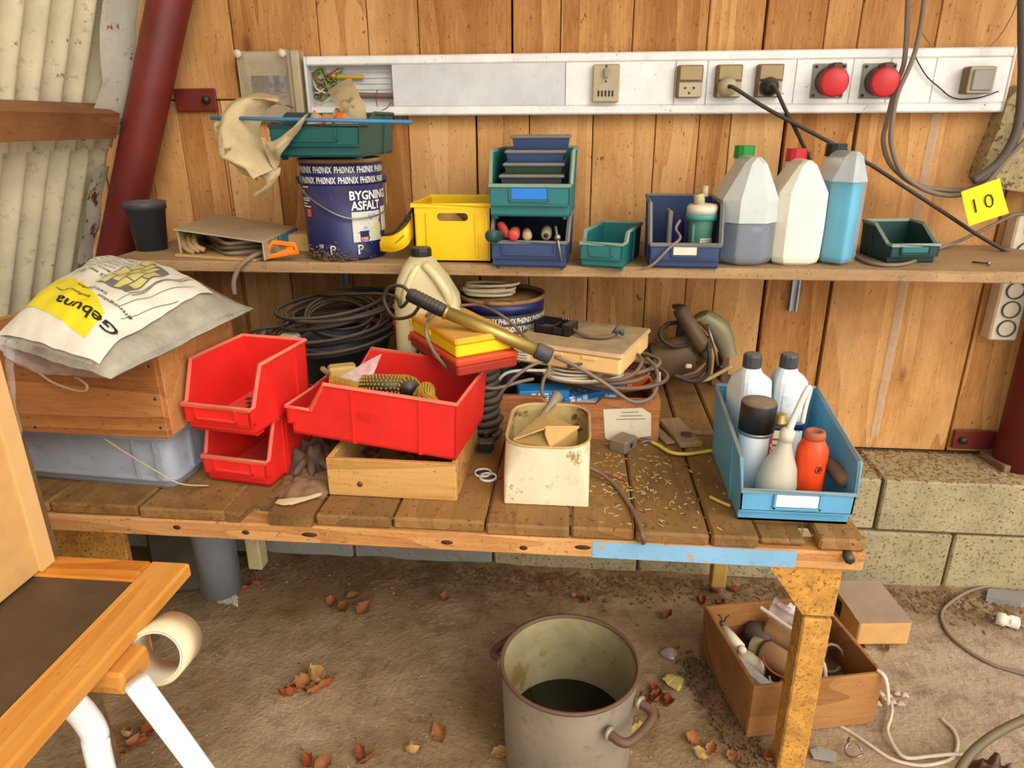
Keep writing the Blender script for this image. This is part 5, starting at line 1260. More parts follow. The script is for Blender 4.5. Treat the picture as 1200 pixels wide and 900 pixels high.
# wooden tray with paper label
t = open_box('label_tray', 'reddish fir wood tray with a stained paper label behind the carton', 'tray', (-.004, -.265, BT), 0, .346, .272, .088, .012, FIR, front_notch=(-.05, .045, .013))
q_ = [P(x, y, y=-.4022) for x, y in ((709, 513), (707, 480), (752, 478), (763, 485), (763, 511), (714, 517))]
MB().raw([p for p in q_]+[p+Vector((0, .0008, 0)) for p in q_], [tuple(range(6)), tuple(range(6, 12))[::-1]]).build('paper_label', PAPER, t, True)
m = MB()
for (x0_, x1_, y_) in ((728, 748, 483), (727, 753, 487), (722, 756, 491)):
    a_ = P(x0_, y_, y=-.4026); b_ = P(x1_, y_-.5, y=-.4026); m.raw([a_, b_, b_-Vector((0, 0, .0016)), a_-Vector((0, 0, .0016))], [(0, 1, 2, 3)])
m.build('small_print', GREYINK, t, True)
# packages in it
def pack(name, label, a_, b_, wd, h, m, cat='package'):
    d_ = b_-a_; an = math.atan2(d_.y, d_.x); L = math.hypot(d_.x, d_.y); el = math.atan2(d_.z, L)
    M_ = Matrix.Translation(a_.lerp(b_, .5)) @ Matrix.Rotation(an, 4, 'Z') @ Matrix.Rotation(-el, 4, 'Y')
    t = T(name, label, cat, M=M_); MB().rbox((0, 0, 0), (d_.length, wd, h), .003).build('carton', m, t); return t, d_.length
t, L = pack('blue_package', 'light blue printed package under the grey cables in the fir tray', P(606, 464, y=-.37), P(665, 463, y=-.35), .05, .038, BLUEPK)
m = MB()
for r_ in range(6):
    for c_ in range(4): m.bx(-L*.25+c_*.013, -L*.25+c_*.013+.009, -.0262, -.025, .012-r_*.005, .0142-r_*.005)
m.build('small_print', WHITE, t)
t, L = pack('blue_package', 'dark blue and white printed bag lying slantwise in the fir tray', P(655, 468, y=-.36), P(722, 455, y=-.30), .055, .022, mat('blue_bag_print', (36, 120, 188), .35, 0, .1, 20, .1, spots=((226, 230, 232), 34, .56), grime=.08))
m = MB()
for r_ in range(2):
    for c_ in range(3): m.bx(-L*.4+c_*.014, -L*.4+c_*.014+.010, -.0287, -.0275, .007-r_*.009, .0-r_*.009)
m.build('printed_windows', WHITE, t)
t, L = pack('orange_package', 'orange and blue package at the right end of the fir tray', P(705, 455, y=-.30), P(768, 441, y=-.24), .035, .030, ORPK)
MB().rbox((-L*.30, 0, 0), (L*.22, .0355, .0306), .003).build('blue_band', BLUEPK, t); MB().rbox((L*.49, 0, 0), (.010, .034, .029), .002).build('end_flap', WHITE, t)
m = MB()
for c_ in range(2): m.bx(-L*.1+c_*.006, -L*.1+c_*.006+.003, -.0185, -.0174, -.01, .01)
m.build('small_print', WHITE, t)
solo('clear_film', 'wrinkled clear film in front of the blue packages in the fir tray', 'film', ruled([P(648, 470, y=-.385), P(670, 471, y=-.385), P(700, 465, y=-.37)], [P(645, 476, y=-.388), P(672, 479, y=-.388), P(704, 470, y=-.38)], .01, .006, 3, 14, 6), PLBAG, P(670, 475, y=-.385))
# cables heaped over the tray
for k, (cx_, cy_, z_, rx, ry, n_, r_, mm, sd, lb, rot) in enumerate((
    (.045, -.300, .592, .112, .075, 4, .0040, CABLEG, 3, 'grey brown extension cable coiled loosely over the fir tray', .1),
    (.085, -.325, .585, .085, .075, 2.5, .0042, CABLEB, 12, 'brown cable in wide loops hanging over the front of the fir tray', -.1),
    (.015, -.350, .602, .062, .036, 8, .0028, CABLEW, 5, 'small hank of thin cream cable on the fir tray under the beige case', .1),
    (-.03, -.285, .600, .082, .060, 5, .0040, CABLEK, 8, 'black cable hank under the left of the beige case', .2))):
    pts = coil((cx_, cy_, z_), rx, ry, n_, .018, .016, rot, sd, 16, (0, .02)); solo('cable_hank', lb, 'cable', cable(pts, r_, 7, 3), mm, (cx_, cy_, z_))
def run(label, px, r, m): 
    pts = [P(x, y, y=Y) for x, y, Y in px]; solo('loose_cable', label, 'cable', cable(pts, r, 7, 6), m, pts[len(pts)//2])
run('grey cable strand crossing from the lamp end to the right tray corner', ((650, 418, -.40), (680, 432, -.42), (710, 450, -.43), (735, 468, -.425), (750, 471, -.42), (765, 464, -.40), (771, 445, -.38), (768, 430, -.34), (758, 420, -.30)), .0038, CABLEG)
run('grey cable strand arching over the blue package', ((582, 466, -.42), (600, 445, -.43), (620, 430, -.42), (636, 424, -.41), (644, 430, -.41), (637, 445, -.415), (635, 460, -.42), (640, 466, -.42)), .0036, CABLEG)
run('white cable strand bending at the left of the fir tray', ((580, 462, -.41), (582, 450, -.40), (592, 438, -.40), (612, 434, -.39), (640, 434, -.37), (665, 430, -.34)), .0032, CABLEW)
run('grey cable strand lying from the red bin to the fir tray', ((556, 451, -.47), (575, 455, -.44), (590, 453, -.43), (607, 448, -.42), (625, 444, -.40)), .0034, CABLEG)
run('brown cable strand looping at the right end of the fir tray', ((690, 440, -.40), (715, 446, -.41), (740, 440, -.40), (752, 425, -.37), (745, 415, -.33), (720, 418, -.36), (690, 424, -.40), (665, 430, -.40)), .0038, CABLEB)
# flat beige case with a black junction on it
bM = Matrix.Translation((.0125, -.300, .626)) @ Matrix.Rotation(R(-20), 4, 'Z')
t = T('beige_case', 'flat beige plastic case with dusty lid on top of the cable heap', 'case', M=bM)
PEACH = mat('peach_plastic', (232, 190, 124), .45, dust=.2, grime=.15)
MB().rbox((0, 0, .018), (.228, .198, .036), .005).build('body', PEACH, t)
MB().rbox((0, 0, .040), (.234, .204, .010), .003).build('lid', mat('dusty_beige_lid', (214, 178, 130), .5, dust=.9, dcol=(146, 122, 90), grime=.2), t)
MB().bx(-.112, -.076, -.1005, -.0990, .006, .028).build('paper_label', PAPER, t)
m = MB()
for i in range(3): m.bx(-.107, -.082, -.1012, -.1006, .010+i*.006, .0115+i*.006)
m.build('small_print', GREYINK, t)
for kx in (-.02, .05): MB().rbox((kx, -.1, .030), (.03, .004, .008), .001).build('latch', PEACH, t)
j = bM @ Vector((-.055, -.01, .0455))
t = T('junction_box', 'open black plastic socket with grey lead on the beige case', 'socket', j, R(-24))
m = MB(); m.bx(-.040, .028, -.022, .022, 0, .004); m.bx(-.040, -.036, -.022, .022, 0, .026); m.bx(-.040, .028, .018, .022, 0, .026); m.bx(-.040, .028, -.022, -.018, 0, .016); m.bx(.024, .040, -.022, .022, 0, .024); m.bx(.000, .004, -.022, .022, 0, .018); m.build('housing', BLACK, t)
for i in range(4): MB().cyl((.010+i*.006, .012, .024), (.010+i*.006, .012, .029), .0014, n=6).build('pin', STEEL, t)
MB().bx(-.030, -.01, -.01, .01, .004, .012).build('contact_block', BROWNM, t)
pts = [Vector((.04, 0, .010)), Vector((.058, -.012, .008)), Vector((.085, -.014, .005)), Vector((.115, -.002, .006)), Vector((.128, .012, .012))]
MB().tube(smooth_path(pts, 6), .0042, 8).build('lead', CABLEB, t)
MB().tube([(.126, .008, .012), (.130, .018, .020), (.136, .022, .014), (.141, .016, .010)], [.006, .008, .007, .003], 8).build('taped_end', GREYBLACK, t)
# angle grinder against the wall
a_, b_ = P(745, 432, y=-.075), P(824, 408, y=-.10)
t = T('angle_grinder', 'large dusty angle grinder with pale guard lying against the plank wall', 'power tool', (.22, -.09, BT))
MB().tube([a_, a_.lerp(b_, .06), a_.lerp(b_, .45), a_.lerp(b_, .8), b_], [.026, .044, .047, .046, .032], 20).build('motor_housing', GRINDB, t, True)
MB().tube([a_.lerp(b_, .30), a_.lerp(b_, .36)], [.0482, .0482], 20).build('casing_band', BLACK, t, True)
c_, d_ = P(796, 361, y=-.125), P(826, 410, y=-.145)
MB().tube([c_, c_.lerp(d_, .08), c_.lerp(d_, .5), d_.lerp(c_, .05), d_], [.015, .0185, .018, .019, .014], 14).build('handle', GRINDB, t, True)
MB().cyl(c_+Vector((0, 0, .001)), c_+Vector((.0, 0, .006)), .0165, n=14).build('handle_cap', DARKST, t, True)
MB().tube([P(800, 372, y=-.10), P(797, 392, y=-.085), P(800, 408, y=-.08)], .011, 10).build('handle_strut', GREYBLACK, t, True)
MB().tube([d_, P(829, 417, y=-.14), P(820, 424, y=-.13), P(812, 416, y=-.12)], [.012, .011, .010, .010], 10).build('handle_root', GRINDB, t, True)
MB().rbox(P(826, 402, y=-.11), (.03, .03, .03), .005).build('gear_head', GRINDB, t, True)
# guard: a curved cover
def guard(u, v):
    p = P(822+32*u+5*math.sin(u*3.1), 368+50*u-6*math.sin(u*3.1), y=-.115); w_ = .026*(.75+.25*math.sin(math.pi*min(1, u+.15)))
    a = (v-.5)*math.pi*1.15
    return p+Vector((w_*math.sin(a)*.95, -w_*.8*math.cos(a), w_*math.sin(a)*.35))
m = MB(); m.grid(guard, 16, 10); m.grid(lambda u, v: guard(u, 1-v)+Vector((0, .003, 0)), 16, 10); m.build('guard', GRINDG, t, True)
g0 = guard(0, .5)
MB().lathe([(.001, -.004), (.018, -.003), (.024, .002), (.020, .006)], 16, M=Matrix.Translation(g0+Vector((0, .016, -.006))) @ Matrix.Rotation(R(-30), 4, 'Y')).build('guard_end', GRINDG, t, True)
MB().tube([P(829, 380, y=-.14), P(835, 400, y=-.143), P(839, 414, y=-.143), P(841, 428, y=-.14)], .0035, 7).build('guard_rod', STEEL, t, True)
MB().rbox(P(845, 430, y=-.11), (.018, .05, .06), .003, rz=.2).build('disc_flange', BROWNM, t, True)
e0 = [P(806, 444, y=-.155), P(825, 440, y=-.16), P(840, 430, y=-.16), P(856, 426, y=-.16)]; e1 = [P(806, 445, y=-.155), P(826, 445, y=-.16), P(843, 437, y=-.16), P(857, 429, y=-.16)]
MB().tube(smooth_path(e1, 4), .005, 8).build('lever', mat('yellowish_lever', (176, 156, 96), .5, .1, dust=.4), t, True)
MB().cyl(P(845, 430, y=-.168), P(845, 430, y=-.158), .004, n=10).build('lever_pivot', DARKST, t, True)
MB().rbox(P(807, 429, y=-.152), (.014, .006, .010), .002).build('switch', CREAM, t, True)
pts = [P(x, y, y=Y) for x, y, Y in ((806, 404, -.13), (790, 406, -.135), (776, 398, -.13), (774, 388, -.12), (782, 380, -.11), (792, 378, -.10), (806, 374, -.09), (818, 384, -.10), (827, 396, -.13), (831, 408, -.165), (830, 426, -.17), (820, 438, -.17), (805, 443, -.17), (790, 440, -.165), (800, 444, -.17), (815, 447, -.175), (828, 440, -.175), (832, 425, -.175), (830, 408, -.17))]
MB().tube(smooth_path(pts, 5), .0050, 8).build('power_lead', CABLEK, t, True)
solo('wood_scrap', 'dusty board offcut lying flat behind the angle grinder lever', 'wood', MB().rbox((.385, -.055, BT+.008), (.10, .06, .014), .002, rz=-.3), GREYW, (.385, -.055, BT))
# big blue bin with bottles
t = stack_bin('storage_bin', 'large light blue bin full of bottles at the right end of the bench', (.3515, -.574, BT+.001), R(0), .180, .252, .140, .058, .02, .012, BLUEB, BLUERIM, holder=.40, lab=WHITE, ribs=(-.20,), tap=.06, knee=.108, step=False)
ZF = BT+.006
def oil_bottle(label, x, y, rz, two):
    t = T('oil_bottle', label, 'bottle', (x, y, ZF), rz)
    S_ = [rrect(.056*a, .078*b, z, .014, cx, cy, 3) for z, a, b, cx, cy in ((0, .92, .92, 0, 0), (.006, 1, 1, 0, 0), (.150, 1, 1, 0, 0), (.178, .95, .80, -.001, -.006), (.192, .62, .46, -.008, -.014), (.204, .46, .34, -.008, -.014))]
    soften(MB().loft(S_).build('body', OILBOT, t), .004)
    MB().lathe([(.014, .198), (.0155, .200), (.0155, .220), (.0135, .224), (.001, .2245)], 12, c=(-.008, -.014, 0), smooth=False).build('screw_cap', GREYBLACK, t)
    if two:
        MB().loft([rrect(.040, .004, z, .001, .004, -.0385, 1) for z in (.094, .155)]).build('level_window', mat('clear_window', (216, 226, 230), .2, dust=.1), t)
        MB().loft([rrect(.041, .0046, z, .001, .004, -.0388, 1) for z in (.094, .110)]).build('dark_fluid', LIQN, t)
    return t
oil_bottle('pale blue oil bottle with black cap, left of two in the blue bin', .306, -.512, R(14), False)
oil_bottle('pale oil bottle with a clear level window, right of two in the blue bin', .373, -.510, R(-4), True)
q1 = Vector((.303, -.598, ZF)); t = T('spray_can', 'spray can with large black cap at the front left of the blue bin', 'spray can', q1, R(0))
MB().lathe([(.026, 0), (.0275, .002), (.0275, .108), (.026, .111)], 26).build('can', SILVER, t)
MB().lathe([(.0285, .109), (.0292, .112), (.0285, .115)], 26).build('seam', STEEL, t)
MB().lathe([(.0290, .115), (.0290, .161), (.027, .165), (.001, .1655)], 26).build('cap', mat('black_cap_dusty', (32, 28, 26), .4, dust=.95, dcol=(150, 124, 96)), t)
m = MB(); cyl_patch(m, (0, 0, 0), .0279, 40, 72, .02, .108, 5); m.build('red_band', mat('red_print', (200, 36, 40), .4, dust=.1), t)
m = MB()
for i in range(7): m.raw([wrap((0, 0, 0), .0283, 48, .030)(0+x, i*.010+y) for x, y in ((0, 0), (.006, 0), (.006, .005), (0, .005))], [(0, 1, 2, 3)])
m.build('small_print', WHITE, t)
m = MB(); cyl_patch(m, (0, 0, 0), .0279, 4, 22, .008, .018, 3); m.build('hazard_mark', mat('hazard_red', (190, 50, 40), .5), t)
t = T('oil_tin', 'small dark blue tin with brass screw cap behind the squeeze bottle', 'tin', (.347, -.575, ZF), R(-6))
MB().rbox((0, 0, .058), (.042, .026, .116), .003).build('body', mat('dark_violet_tin', (44, 36, 74), .4, .2, dust=.2, grime=.2), t)
MB().bx(-.015, .015, -.0139, -.0131, .02, .108).build('label', PAPER, t)
m = MB()
for i in range(6): m.bx(-.012, .010-(i % 3)*.003, -.0144, -.0140, .035+i*.011, .039+i*.011)
m.build('small_print', GREYINK, t)
MB().lathe([(.012, .116), (.0125, .121), (.009, .123), (.009, .133), (.001, .134)], 16).build('brass_cap', BRASS, t)
q1 = Vector((.327, -.655, ZF)); t = T('squeeze_bottle', 'translucent squeeze bottle with long bent spout, leaning in the blue bin', 'bottle', q1)
tip = P(922, 512, y=-.648); ax = (tip-(q1+Vector((0, 0, .0)))).normalized()
MR2 = Matrix.Translation(q1+Vector((0, 0, .003))) @ Vector((0, 0, 1)).rotation_difference(ax).to_matrix().to_4x4(); L = (tip-q1).length
MB().lathe([(.024, 0), (.030, .005), (.0315, L*.35), (.026, L*.58), (.014, L*.80), (.0095, L*.92), (.0095, L)], 24, M=MR2).build('body', mat('cloudy_bottle', (206, 196, 174), .3, 0, .08, 10, .25, grime=.1, alpha=.75), t, True)
MB().lathe([(.022, .003), (.0285, .007), (.0300, L*.26), (.001, L*.262)], 20, M=MR2).build('dregs', AMBER, t, True)
MB().lathe([(.0115, L*.93), (.0115, L*1.06), (.007, L*1.10)], 14, M=MR2).build('collar', CREAM, t, True)
MB().tube(smooth_path([tip+ax*.004, P(932, 486, y=-.64), P(945, 458, y=-.61), P(948, 454, y=-.60), P(949, 458, y=-.595), P(944, 476, y=-.60), P(940, 496, y=-.605)], 5), [.0058]*5+[.0050]*5+[.0045]*5+[.0042]*5+[.004]*11, 9).build('spout', mat('cloudy_spout', (226, 214, 196), .4, dust=.1), t, True)
q1 = Vector((.384, -.640, ZF)); t = T('orange_bottle', 'orange red bottle with worn open neck in the front of the blue bin', 'bottle', q1, R(-3))
MB().lathe([(.021, 0), (.0245, .004), (.0245, .092), (.0235, .104), (.016, .118), (.0135, .121)], 28).build('body', ORBOT, t)
MB().lathe([(.0135, .119), (.0165, .121), (.0165, .128), (.0145, .133), (.010, .133), (.009, .124)], 20).build('neck_ring', mat('worn_orange', (170, 84, 54), .7, dust=.4), t)
m = MB(); cyl_patch(m, (0, 0, 0), .0248, 52, 100, .01, .082, 6); m.build('dark_label', mat('dark_label', (66, 44, 40), .6, dust=.05), t)
m = MB()
for i in range(9): cyl_patch(m, (0, 0, 0), .0250, 56, 84+(i*7) % 12, .018+i*.0068, .0200+i*.0068, 3)
m.build('small_print', GREYINK, t)
m = MB(); f_ = wrap((0, 0, 0), .0249, 16, .075); n_ = 18
m.raw([f_(.0065*k*math.cos(2*math.pi*i/n_), .0065*k*math.sin(2*math.pi*i/n_)) for k in (1, .72) for i in range(n_)], [(i, (i+1) % n_, n_+(i+1) % n_, n_+i) for i in range(n_)])
m.raw([f_(.0034*math.cos(2*math.pi*i/7)+(.0012 if i % 2 else 0), .0038*math.sin(2*math.pi*i/7)) for i in range(7)], [tuple(range(7))]); m.build('round_emblem', INK, t)
a_, b_ = P(968, 540, y=-.60), P(994, 566, y=-.668)
t = T('file_handle', 'dark brown wooden tool handle at the right of the blue bin', 'tool', b_); MB().tube([a_, a_.lerp(b_, .3), a_.lerp(b_, .75), b_.lerp(a_, .05), b_], [.010, .0135, .0135, .012, .006], 14).build('handle', GREYW, t, True)
# odds and ends on the boards
q1 = P(729, 532, z=BT); t = T('metal_block', 'dull grey metal block with a threaded hole, in front of the fir tray', 'block', (q1.x+.003, q1.y+.025, BT), R(-34))
MB().rbox((0, 0, .012), (.036, .046, .024), .0015).build('block', mat('dull_zinc', (140, 126, 108), .6, .3, dust=.5), t); MB().cyl((.0185, .0, .012), (.0175, .0, .012), .0055, n=12).build('hole', INK, t)
q1 = P(797, 512, z=BT); solo('wood_scrap', 'pale flat wooden piece lying on the bench left of the blue bin', 'wood', MB().rbox((q1.x, q1.y+.01, BT+.006), (.045, .125, .012), .002, rz=R(14)), SCRAP, (q1.x, q1.y, BT))
q1 = P(776, 512, z=BT); solo('wood_scrap', 'narrow splintered wooden strip beside the pale flat piece', 'wood', MB().rbox((q1.x-.004, q1.y+.01, BT+.0035), (.02, .10, .007), .002, rz=R(20)), SCRAP, (q1.x, q1.y, BT))
q1 = P(812, 480, z=BT); solo('wood_scrap', 'thin stick lying across a bench seam behind the blue bin', 'wood', MB().rbox((.255, -.36, BT+.004), (.07, .012, .008), .002, rz=-.05), SCRAP, (.255, -.36, BT))
q1 = P(801, 509, z=BT+.013); solo('washer', 'rusty washer on the pale flat wooden piece', 'washer', MB().lathe([(.004, 0), (.012, 0), (.012, .002), (.004, .002)], 18, c=(q1.x+.006, q1.y, BT+.0125), closed=True), BROWNM, (q1.x, q1.y, BT))
pts = [P(x, y, z=BT+.006) for x, y in ((764, 518), (772, 522), (786, 530), (805, 532), (835, 528), (856, 526))]
t = T('yellow_cable', 'yellow cable end with blue core on the bench beside the fir tray', 'cable', pts[2]); cable(pts, .0034, 7, 6).build('sheath', CABLEY, t, True)
for k in (-1, 1): MB().tube(smooth_path([pts[0], pts[0]+Vector((-.010, .004*k+.003, .003)), pts[0]+Vector((-.022, .010*k, .002))], 4), .0014, 5).build('core', mat('blue_core', (110, 140, 196), .5, bump=0) if k < 0 else WIREC[1], t, True)
pts = [P(x, y, z=z) for x, y, z in ((690, 548, BT+.02), (706, 556, BT+.012), (722, 570, BT+.005), (738, 592, BT+.004), (748, 612, BT+.004), (753, 628, BT+.003))]+[P(754, 636, y=BY0-.006)]
solo('cord_piece', 'brown cord piece lying down the bench front beside the carton', 'cord', cable(pts, .0040, 7, 6), CABLEB, pts[2])
pts = [P(x, y, z=BT+.003) for x, y in ((706, 553), (718, 558), (734, 564))]; solo('red_wire', 'short red wire on the bench beside the brown cord', 'wire', cable(pts, .0013, 5, 5), WIREC[2], pts[1])
pts = [P(x, y, z=BT+.004) for x, y in ((832, 582), (842, 587), (856, 593))]; solo('yellow_scrap', 'short yellow plastic sliver on the bench left of the blue bin', 'scrap', cable(pts, .0028, 6, 4), CABLEY, pts[1])
q1 = P(569, 534, z=BT); t = T('black_clip', 'small black box shaped fitting between pine tray and carton', 'fitting', (q1.x, q1.y+.01, BT), R(4)); MB().rbox((0, 0, .020), (.030, .026, .018), .003).build('body', BLACK, t); MB().rbox((-.002, .012, .0065), (.024, .02, .013), .002).build('base', GREYBLACK, t); MB().rbox((.0, .008, .036), (.010, .010, .014), .002).build('stub', BLACK, t)
for k, (x, y, lb) in enumerate(((566, 554, 'upper of two white rimmed caps beside the carton'), (572, 559, 'lower of two white rimmed caps beside the carton'))):
    q1 = P(x, y, z=BT+.004); t = T('rimmed_cap', lb, 'cap', (q1.x, q1.y, BT)); Mq = Matrix.Rotation(R(-12), 4, 'Y')
    MB().lathe([(.014, .001), (.016, .002), (.016, .006), (.0135, .006)], 20, closed=True).build('white_rim', WHITE, t); MB().lathe([(.0135, .0015), (.001, .002)], 18).build('disc', BROWNM, t)

# ------------------------------------------------------------ on the floor
t = T('cooking_pot', 'large stained aluminium cooking pot with dark water in it', 'pot', (.004, -.757, 0))
H = .235; r1, r2 = .108, .115
MB().lathe([(r1-.012, 0), (r1-.003, .003), (r1, .014), (r2-.001, H-.004)], 64, cap=False).build('outer_wall', POTM, t)
MB().lathe([(r2-.001, H-.006), (r2+.0025, H-.002), (r2+.0025, H+.002), (r2-.002, H+.003), (r2-.005, H-.002)], 64, closed=True).build('rim', BROWNM, t)
MB().lathe([(r2-.004, H), (r1-.003, .085), (r1-.004, .012), (.001, .012)], 64, cap=False).build('inner_wall', POTIN, t)
MB().lathe([(r1-.0035, .098), (.001, .0985)], 48).build('dark_water', OIL, t)
for an in (-38, 142):
    ca, sa = math.cos(R(an)), math.sin(R(an)); tx, ty = -sa, ca
    o = lambda r_, s_, z: (r_*ca+tx*s_, r_*sa+ty*s_, z)
    pts = [o(.110, -.042, .192), o(.135, -.042, .190), o(.146, -.030, .188), o(.148, 0, .187), o(.146, .030, .188), o(.135, .042, .190), o(.110, .042, .192)]
    MB().tube(smooth_path(pts, 5), .0075, 10).build('handle', BROWNM, t)
    for s_ in (-.042, .042): MB().tube([o(.1125, s_, .192), o(.118, s_, .192)], .012, 12).build('handle_boss', POTM, t)
# wooden box with cylinders and cables
FB = Matrix.Translation((.437, -.527, .002)) @ Matrix.Rotation(R(13), 4, 'Z')
t = open_box('wooden_crate', 'open wooden box of odds and ends on the floor behind the bench leg', 'wooden box', (0, 0, 0), 0, .256, .232, .120, .008, BOXW, M=FB)
fb = lambda x, y, z: FB @ Vector((x, y, z))
def cyl_thing(name, label, cat, a, b, r, m, bands=(), cap=None):
    t = T(name, label, cat, a); MB().tube([a, a.lerp(b, .05), b.lerp(a, .05), b], [r*.85, r, r, r*.85], 18).build('body', m, t, True)
    for f, mm in bands: MB().cyl(a.lerp(b, f), a.lerp(b, f+.05), r*1.03, n=18).build('band', mm, t, True)
    if cap: MB().cyl(b, b+(b-a).normalized()*.006, r*.9, n=16).build('end_cap', cap, t, True)
KRAFT = mat('kraft_cylinder', (170, 128, 88), .6, 0, .15, 20, .3, grime=.3)
cyl_thing('capacitor', 'brown cylinder with dark printed bands in the floor box', 'cylinder', fb(-.04, .02, .075), fb(.0, -.075, .085), .026, KRAFT, ((.06, INK), (.78, BROWNM)), mat('pale_blue_end', (150, 186, 206), .5, dust=.1, grime=.3))
cyl_thing('capacitor', 'plain brown cylinder at the back right of the floor box', 'cylinder', fb(.0, .08, .075), fb(.075, -.01, .080), .030, KRAFT, ((.55, INK),))
cyl_thing('capacitor', 'pale cream bulb shaped cylinder at the left of the floor box', 'cylinder', fb(-.085, .03, .055), fb(-.045, -.01, .06), .020, CREAM)
cyl_thing('capacitor', 'yellowed cream cylinder beside the red wires in the floor box', 'cylinder', fb(-.05, .045, .065), fb(-.02, .01, .070), .022, MILK)
cyl_thing('capacitor', 'white tube low at the front of the floor box', 'cylinder', fb(-.03, -.045, .045), fb(-.005, -.095, .05), .016, WHITEP)
cyl_thing('capacitor', 'dark grey round part at the back of the floor box', 'cylinder', fb(-.03, .095, .045), fb(.01, .06, .06), .034, GREYBLACK)
a_, b_ = fb(-.105, .07, .10), fb(-.085, .025, .08)
t = T('wall_plug_fitting', 'cream plastic fitting with dark wires at the left of the floor box', 'fitting', a_); MB().tube([b_, b_.lerp(a_, .5), a_], [.012, .011, .007], 10).build('body', CREAM, t, True); MB().cyl(a_, a_+Vector((-.002, .004, .01)), .006, n=10).build('collar', GREYBLACK, t, True)
for k in (-1, 1): MB().tube([a_+Vector((0, 0, .008)), a_+Vector((.006*k, .004, .022)), a_+Vector((.012*k, .006, .026))], .0014, 5).build('wire', INK, t, True)
MB().cyl(b_+Vector((-.0, -.008, .006)), b_+Vector((0, -.016, .010)), .008, n=12).build('eye', CREAM, t, True)
solo('clear_packet', 'clear packet with blue print along the left side of the floor box', 'packet', MB().rbox((0, 0, 0), (.026, .105, .012), .003, Matrix.Translation(fb(-.098, -.045, .085)) @ Matrix.Rotation(R(13+8), 4, 'Z') @ Matrix.Rotation(R(-14), 4, 'X')), mat('blistered_packet', (204, 206, 206), .3, 0, .1, 20, .1, spots=((60, 130, 180), 60, .62), alpha=.85), fb(-.098, -.045, .08))
solo('plastic_bag', 'small white plastic bag standing up at the back of the floor box', 'bag', ruled([fb(.0, .085, .08), fb(.005, .088, .125), fb(.012, .086, .148)], [fb(.085, .03, .085), fb(.07, .05, .115), fb(.04, .07, .143)], .012, .008, 6, 14, 12), PLBAG, fb(.04, .07, .1))
pts = [fb(-.02, .085, .128), fb(.0, .05, .124), fb(.03, .0, .115), fb(.045, -.05, .10), fb(.03, -.09, .09)]; solo('cable_length', 'cream cable end rising from the floor box', 'cable', cable(pts, .0042, 7, 6), CABLEW, pts[1])
pts = [fb(-.03, .03, .092), fb(-.055, -.01, .085), fb(-.055, -.05, .085), fb(-.02, -.09, .088)]; solo('red_wire', 'red twin wire curving over the parts in the floor box', 'wire', cable(pts, .0026, 6, 6), WIREC[2], pts[1])
pts = [fb(-.06, -.05, .075), fb(-.072, -.08, .09), fb(-.05, -.098, .088), fb(-.035, -.09, .07)]; solo('white_wire', 'white wire loop at the front left of the floor box', 'wire', cable(pts, .0022, 6, 6), CABLEW, pts[1])
pts = [fb(.085+.026*math.cos(a*.5), -.02+.01*math.sin(a*.5), .075+.026*math.sin(a*.5)) for a in range(12)]; solo('cable_length', 'tan cable loop at the right end of the floor box', 'cable', MB().tube(pts, .003, 7), CABLEG, pts[0])
solo('box_filling', 'dark layer of small scrap in the bottom of the floor box', 'scrap', MB().loft([[FB @ Vector(p) for p in rrect(.232, .208, z, .01)] for z in (.010, .035, .045)]), SOIL, fb(0, 0, .01))
# carton shaped brick pack by the wall
t = T('cardboard_pack', 'small battered cardboard pack with dusty top by the block wall', 'box', (.677, -.318, .004), R(6)); 
MB().rbox((0, 0, .031), (.115, .150, .058), .003).build('box', CARD, t); MB().grid(lambda u, v: (-.058+.117*u, -.076+.150*v, .0612+.002*noise.noise((u*5, v*5, 2))), 8, 8).build('dusty_top', mat('dusty_pack_top', (170, 142, 124), .9, dust=.5, spots=((110, 80, 50), 24, .68)), t)
MB().bx(-.0586, -.0575, .005, .065, .012, .05).build('dark_print', INK, t)
# long white cable, hose, connector, things on the floor
def fc(name, label, px, r, m, cat='cable', z=.006): 
    pts = [P(x, y, z=z) for x, y in px]; pts = [Vector((p.x, p.y, floor_z(p.x, p.y)+r)) for p in pts]; return solo(name, label, cat, cable(pts, r, 7, 6), m, pts[len(pts)//2])
fc('floor_cable', 'white cable snaking from behind the bench leg across the floor', ((940, 800), (958, 820), (978, 842), (1000, 856), (1020, 870), (1045, 886), (1075, 894), (1100, 892), (1118, 884), (1123, 868), (1118, 852), (1104, 838)), .0032, CABLEW)
pts = [fb(.115, -.11, .124), fb(.124, -.125, .115), fb(.135, -.13, .06)]+[P(x, y, z=.005) for x, y in ((1028, 808), (1044, 825), (1044, 840), (1040, 856), (1048, 875), (1062, 888), (1090, 886), (1115, 884), (1140, 885))]
solo('floor_cable', 'white cable hanging out of the floor box corner', 'cable', cable(pts, .0034, 7, 6), CABLEW, pts[5])
fc('floor_cable', 'beige cable in a wide arc on the floor at the right', ((1240, 694), (1200, 690), (1165, 690), (1135, 696), (1112, 708), (1103, 722), (1112, 742), (1135, 760), (1165, 776), (1200, 788), (1240, 800)), .0040, CABLEG)
pts = [P(1112, 930, z=.03), P(1130, 893, z=.06), P(1155, 868, z=.075), P(1190, 848, z=.085), P(1240, 828, z=.09)]; solo('hose', 'dark olive hose arching at the bottom right corner', 'hose', cable(pts, .0078, 9, 6), mat('olive_hose', (92, 82, 58), .5, dust=.4, bump=0), pts[2])
q1 = P(1166, 900, z=.03); solo('earth_clod', 'dark rusty lump under the hose at the bottom right', 'clod', lump(q1.x, q1.y, .035, .035, .05, 4, 0), BROWNM, (q1.x, q1.y, .01))
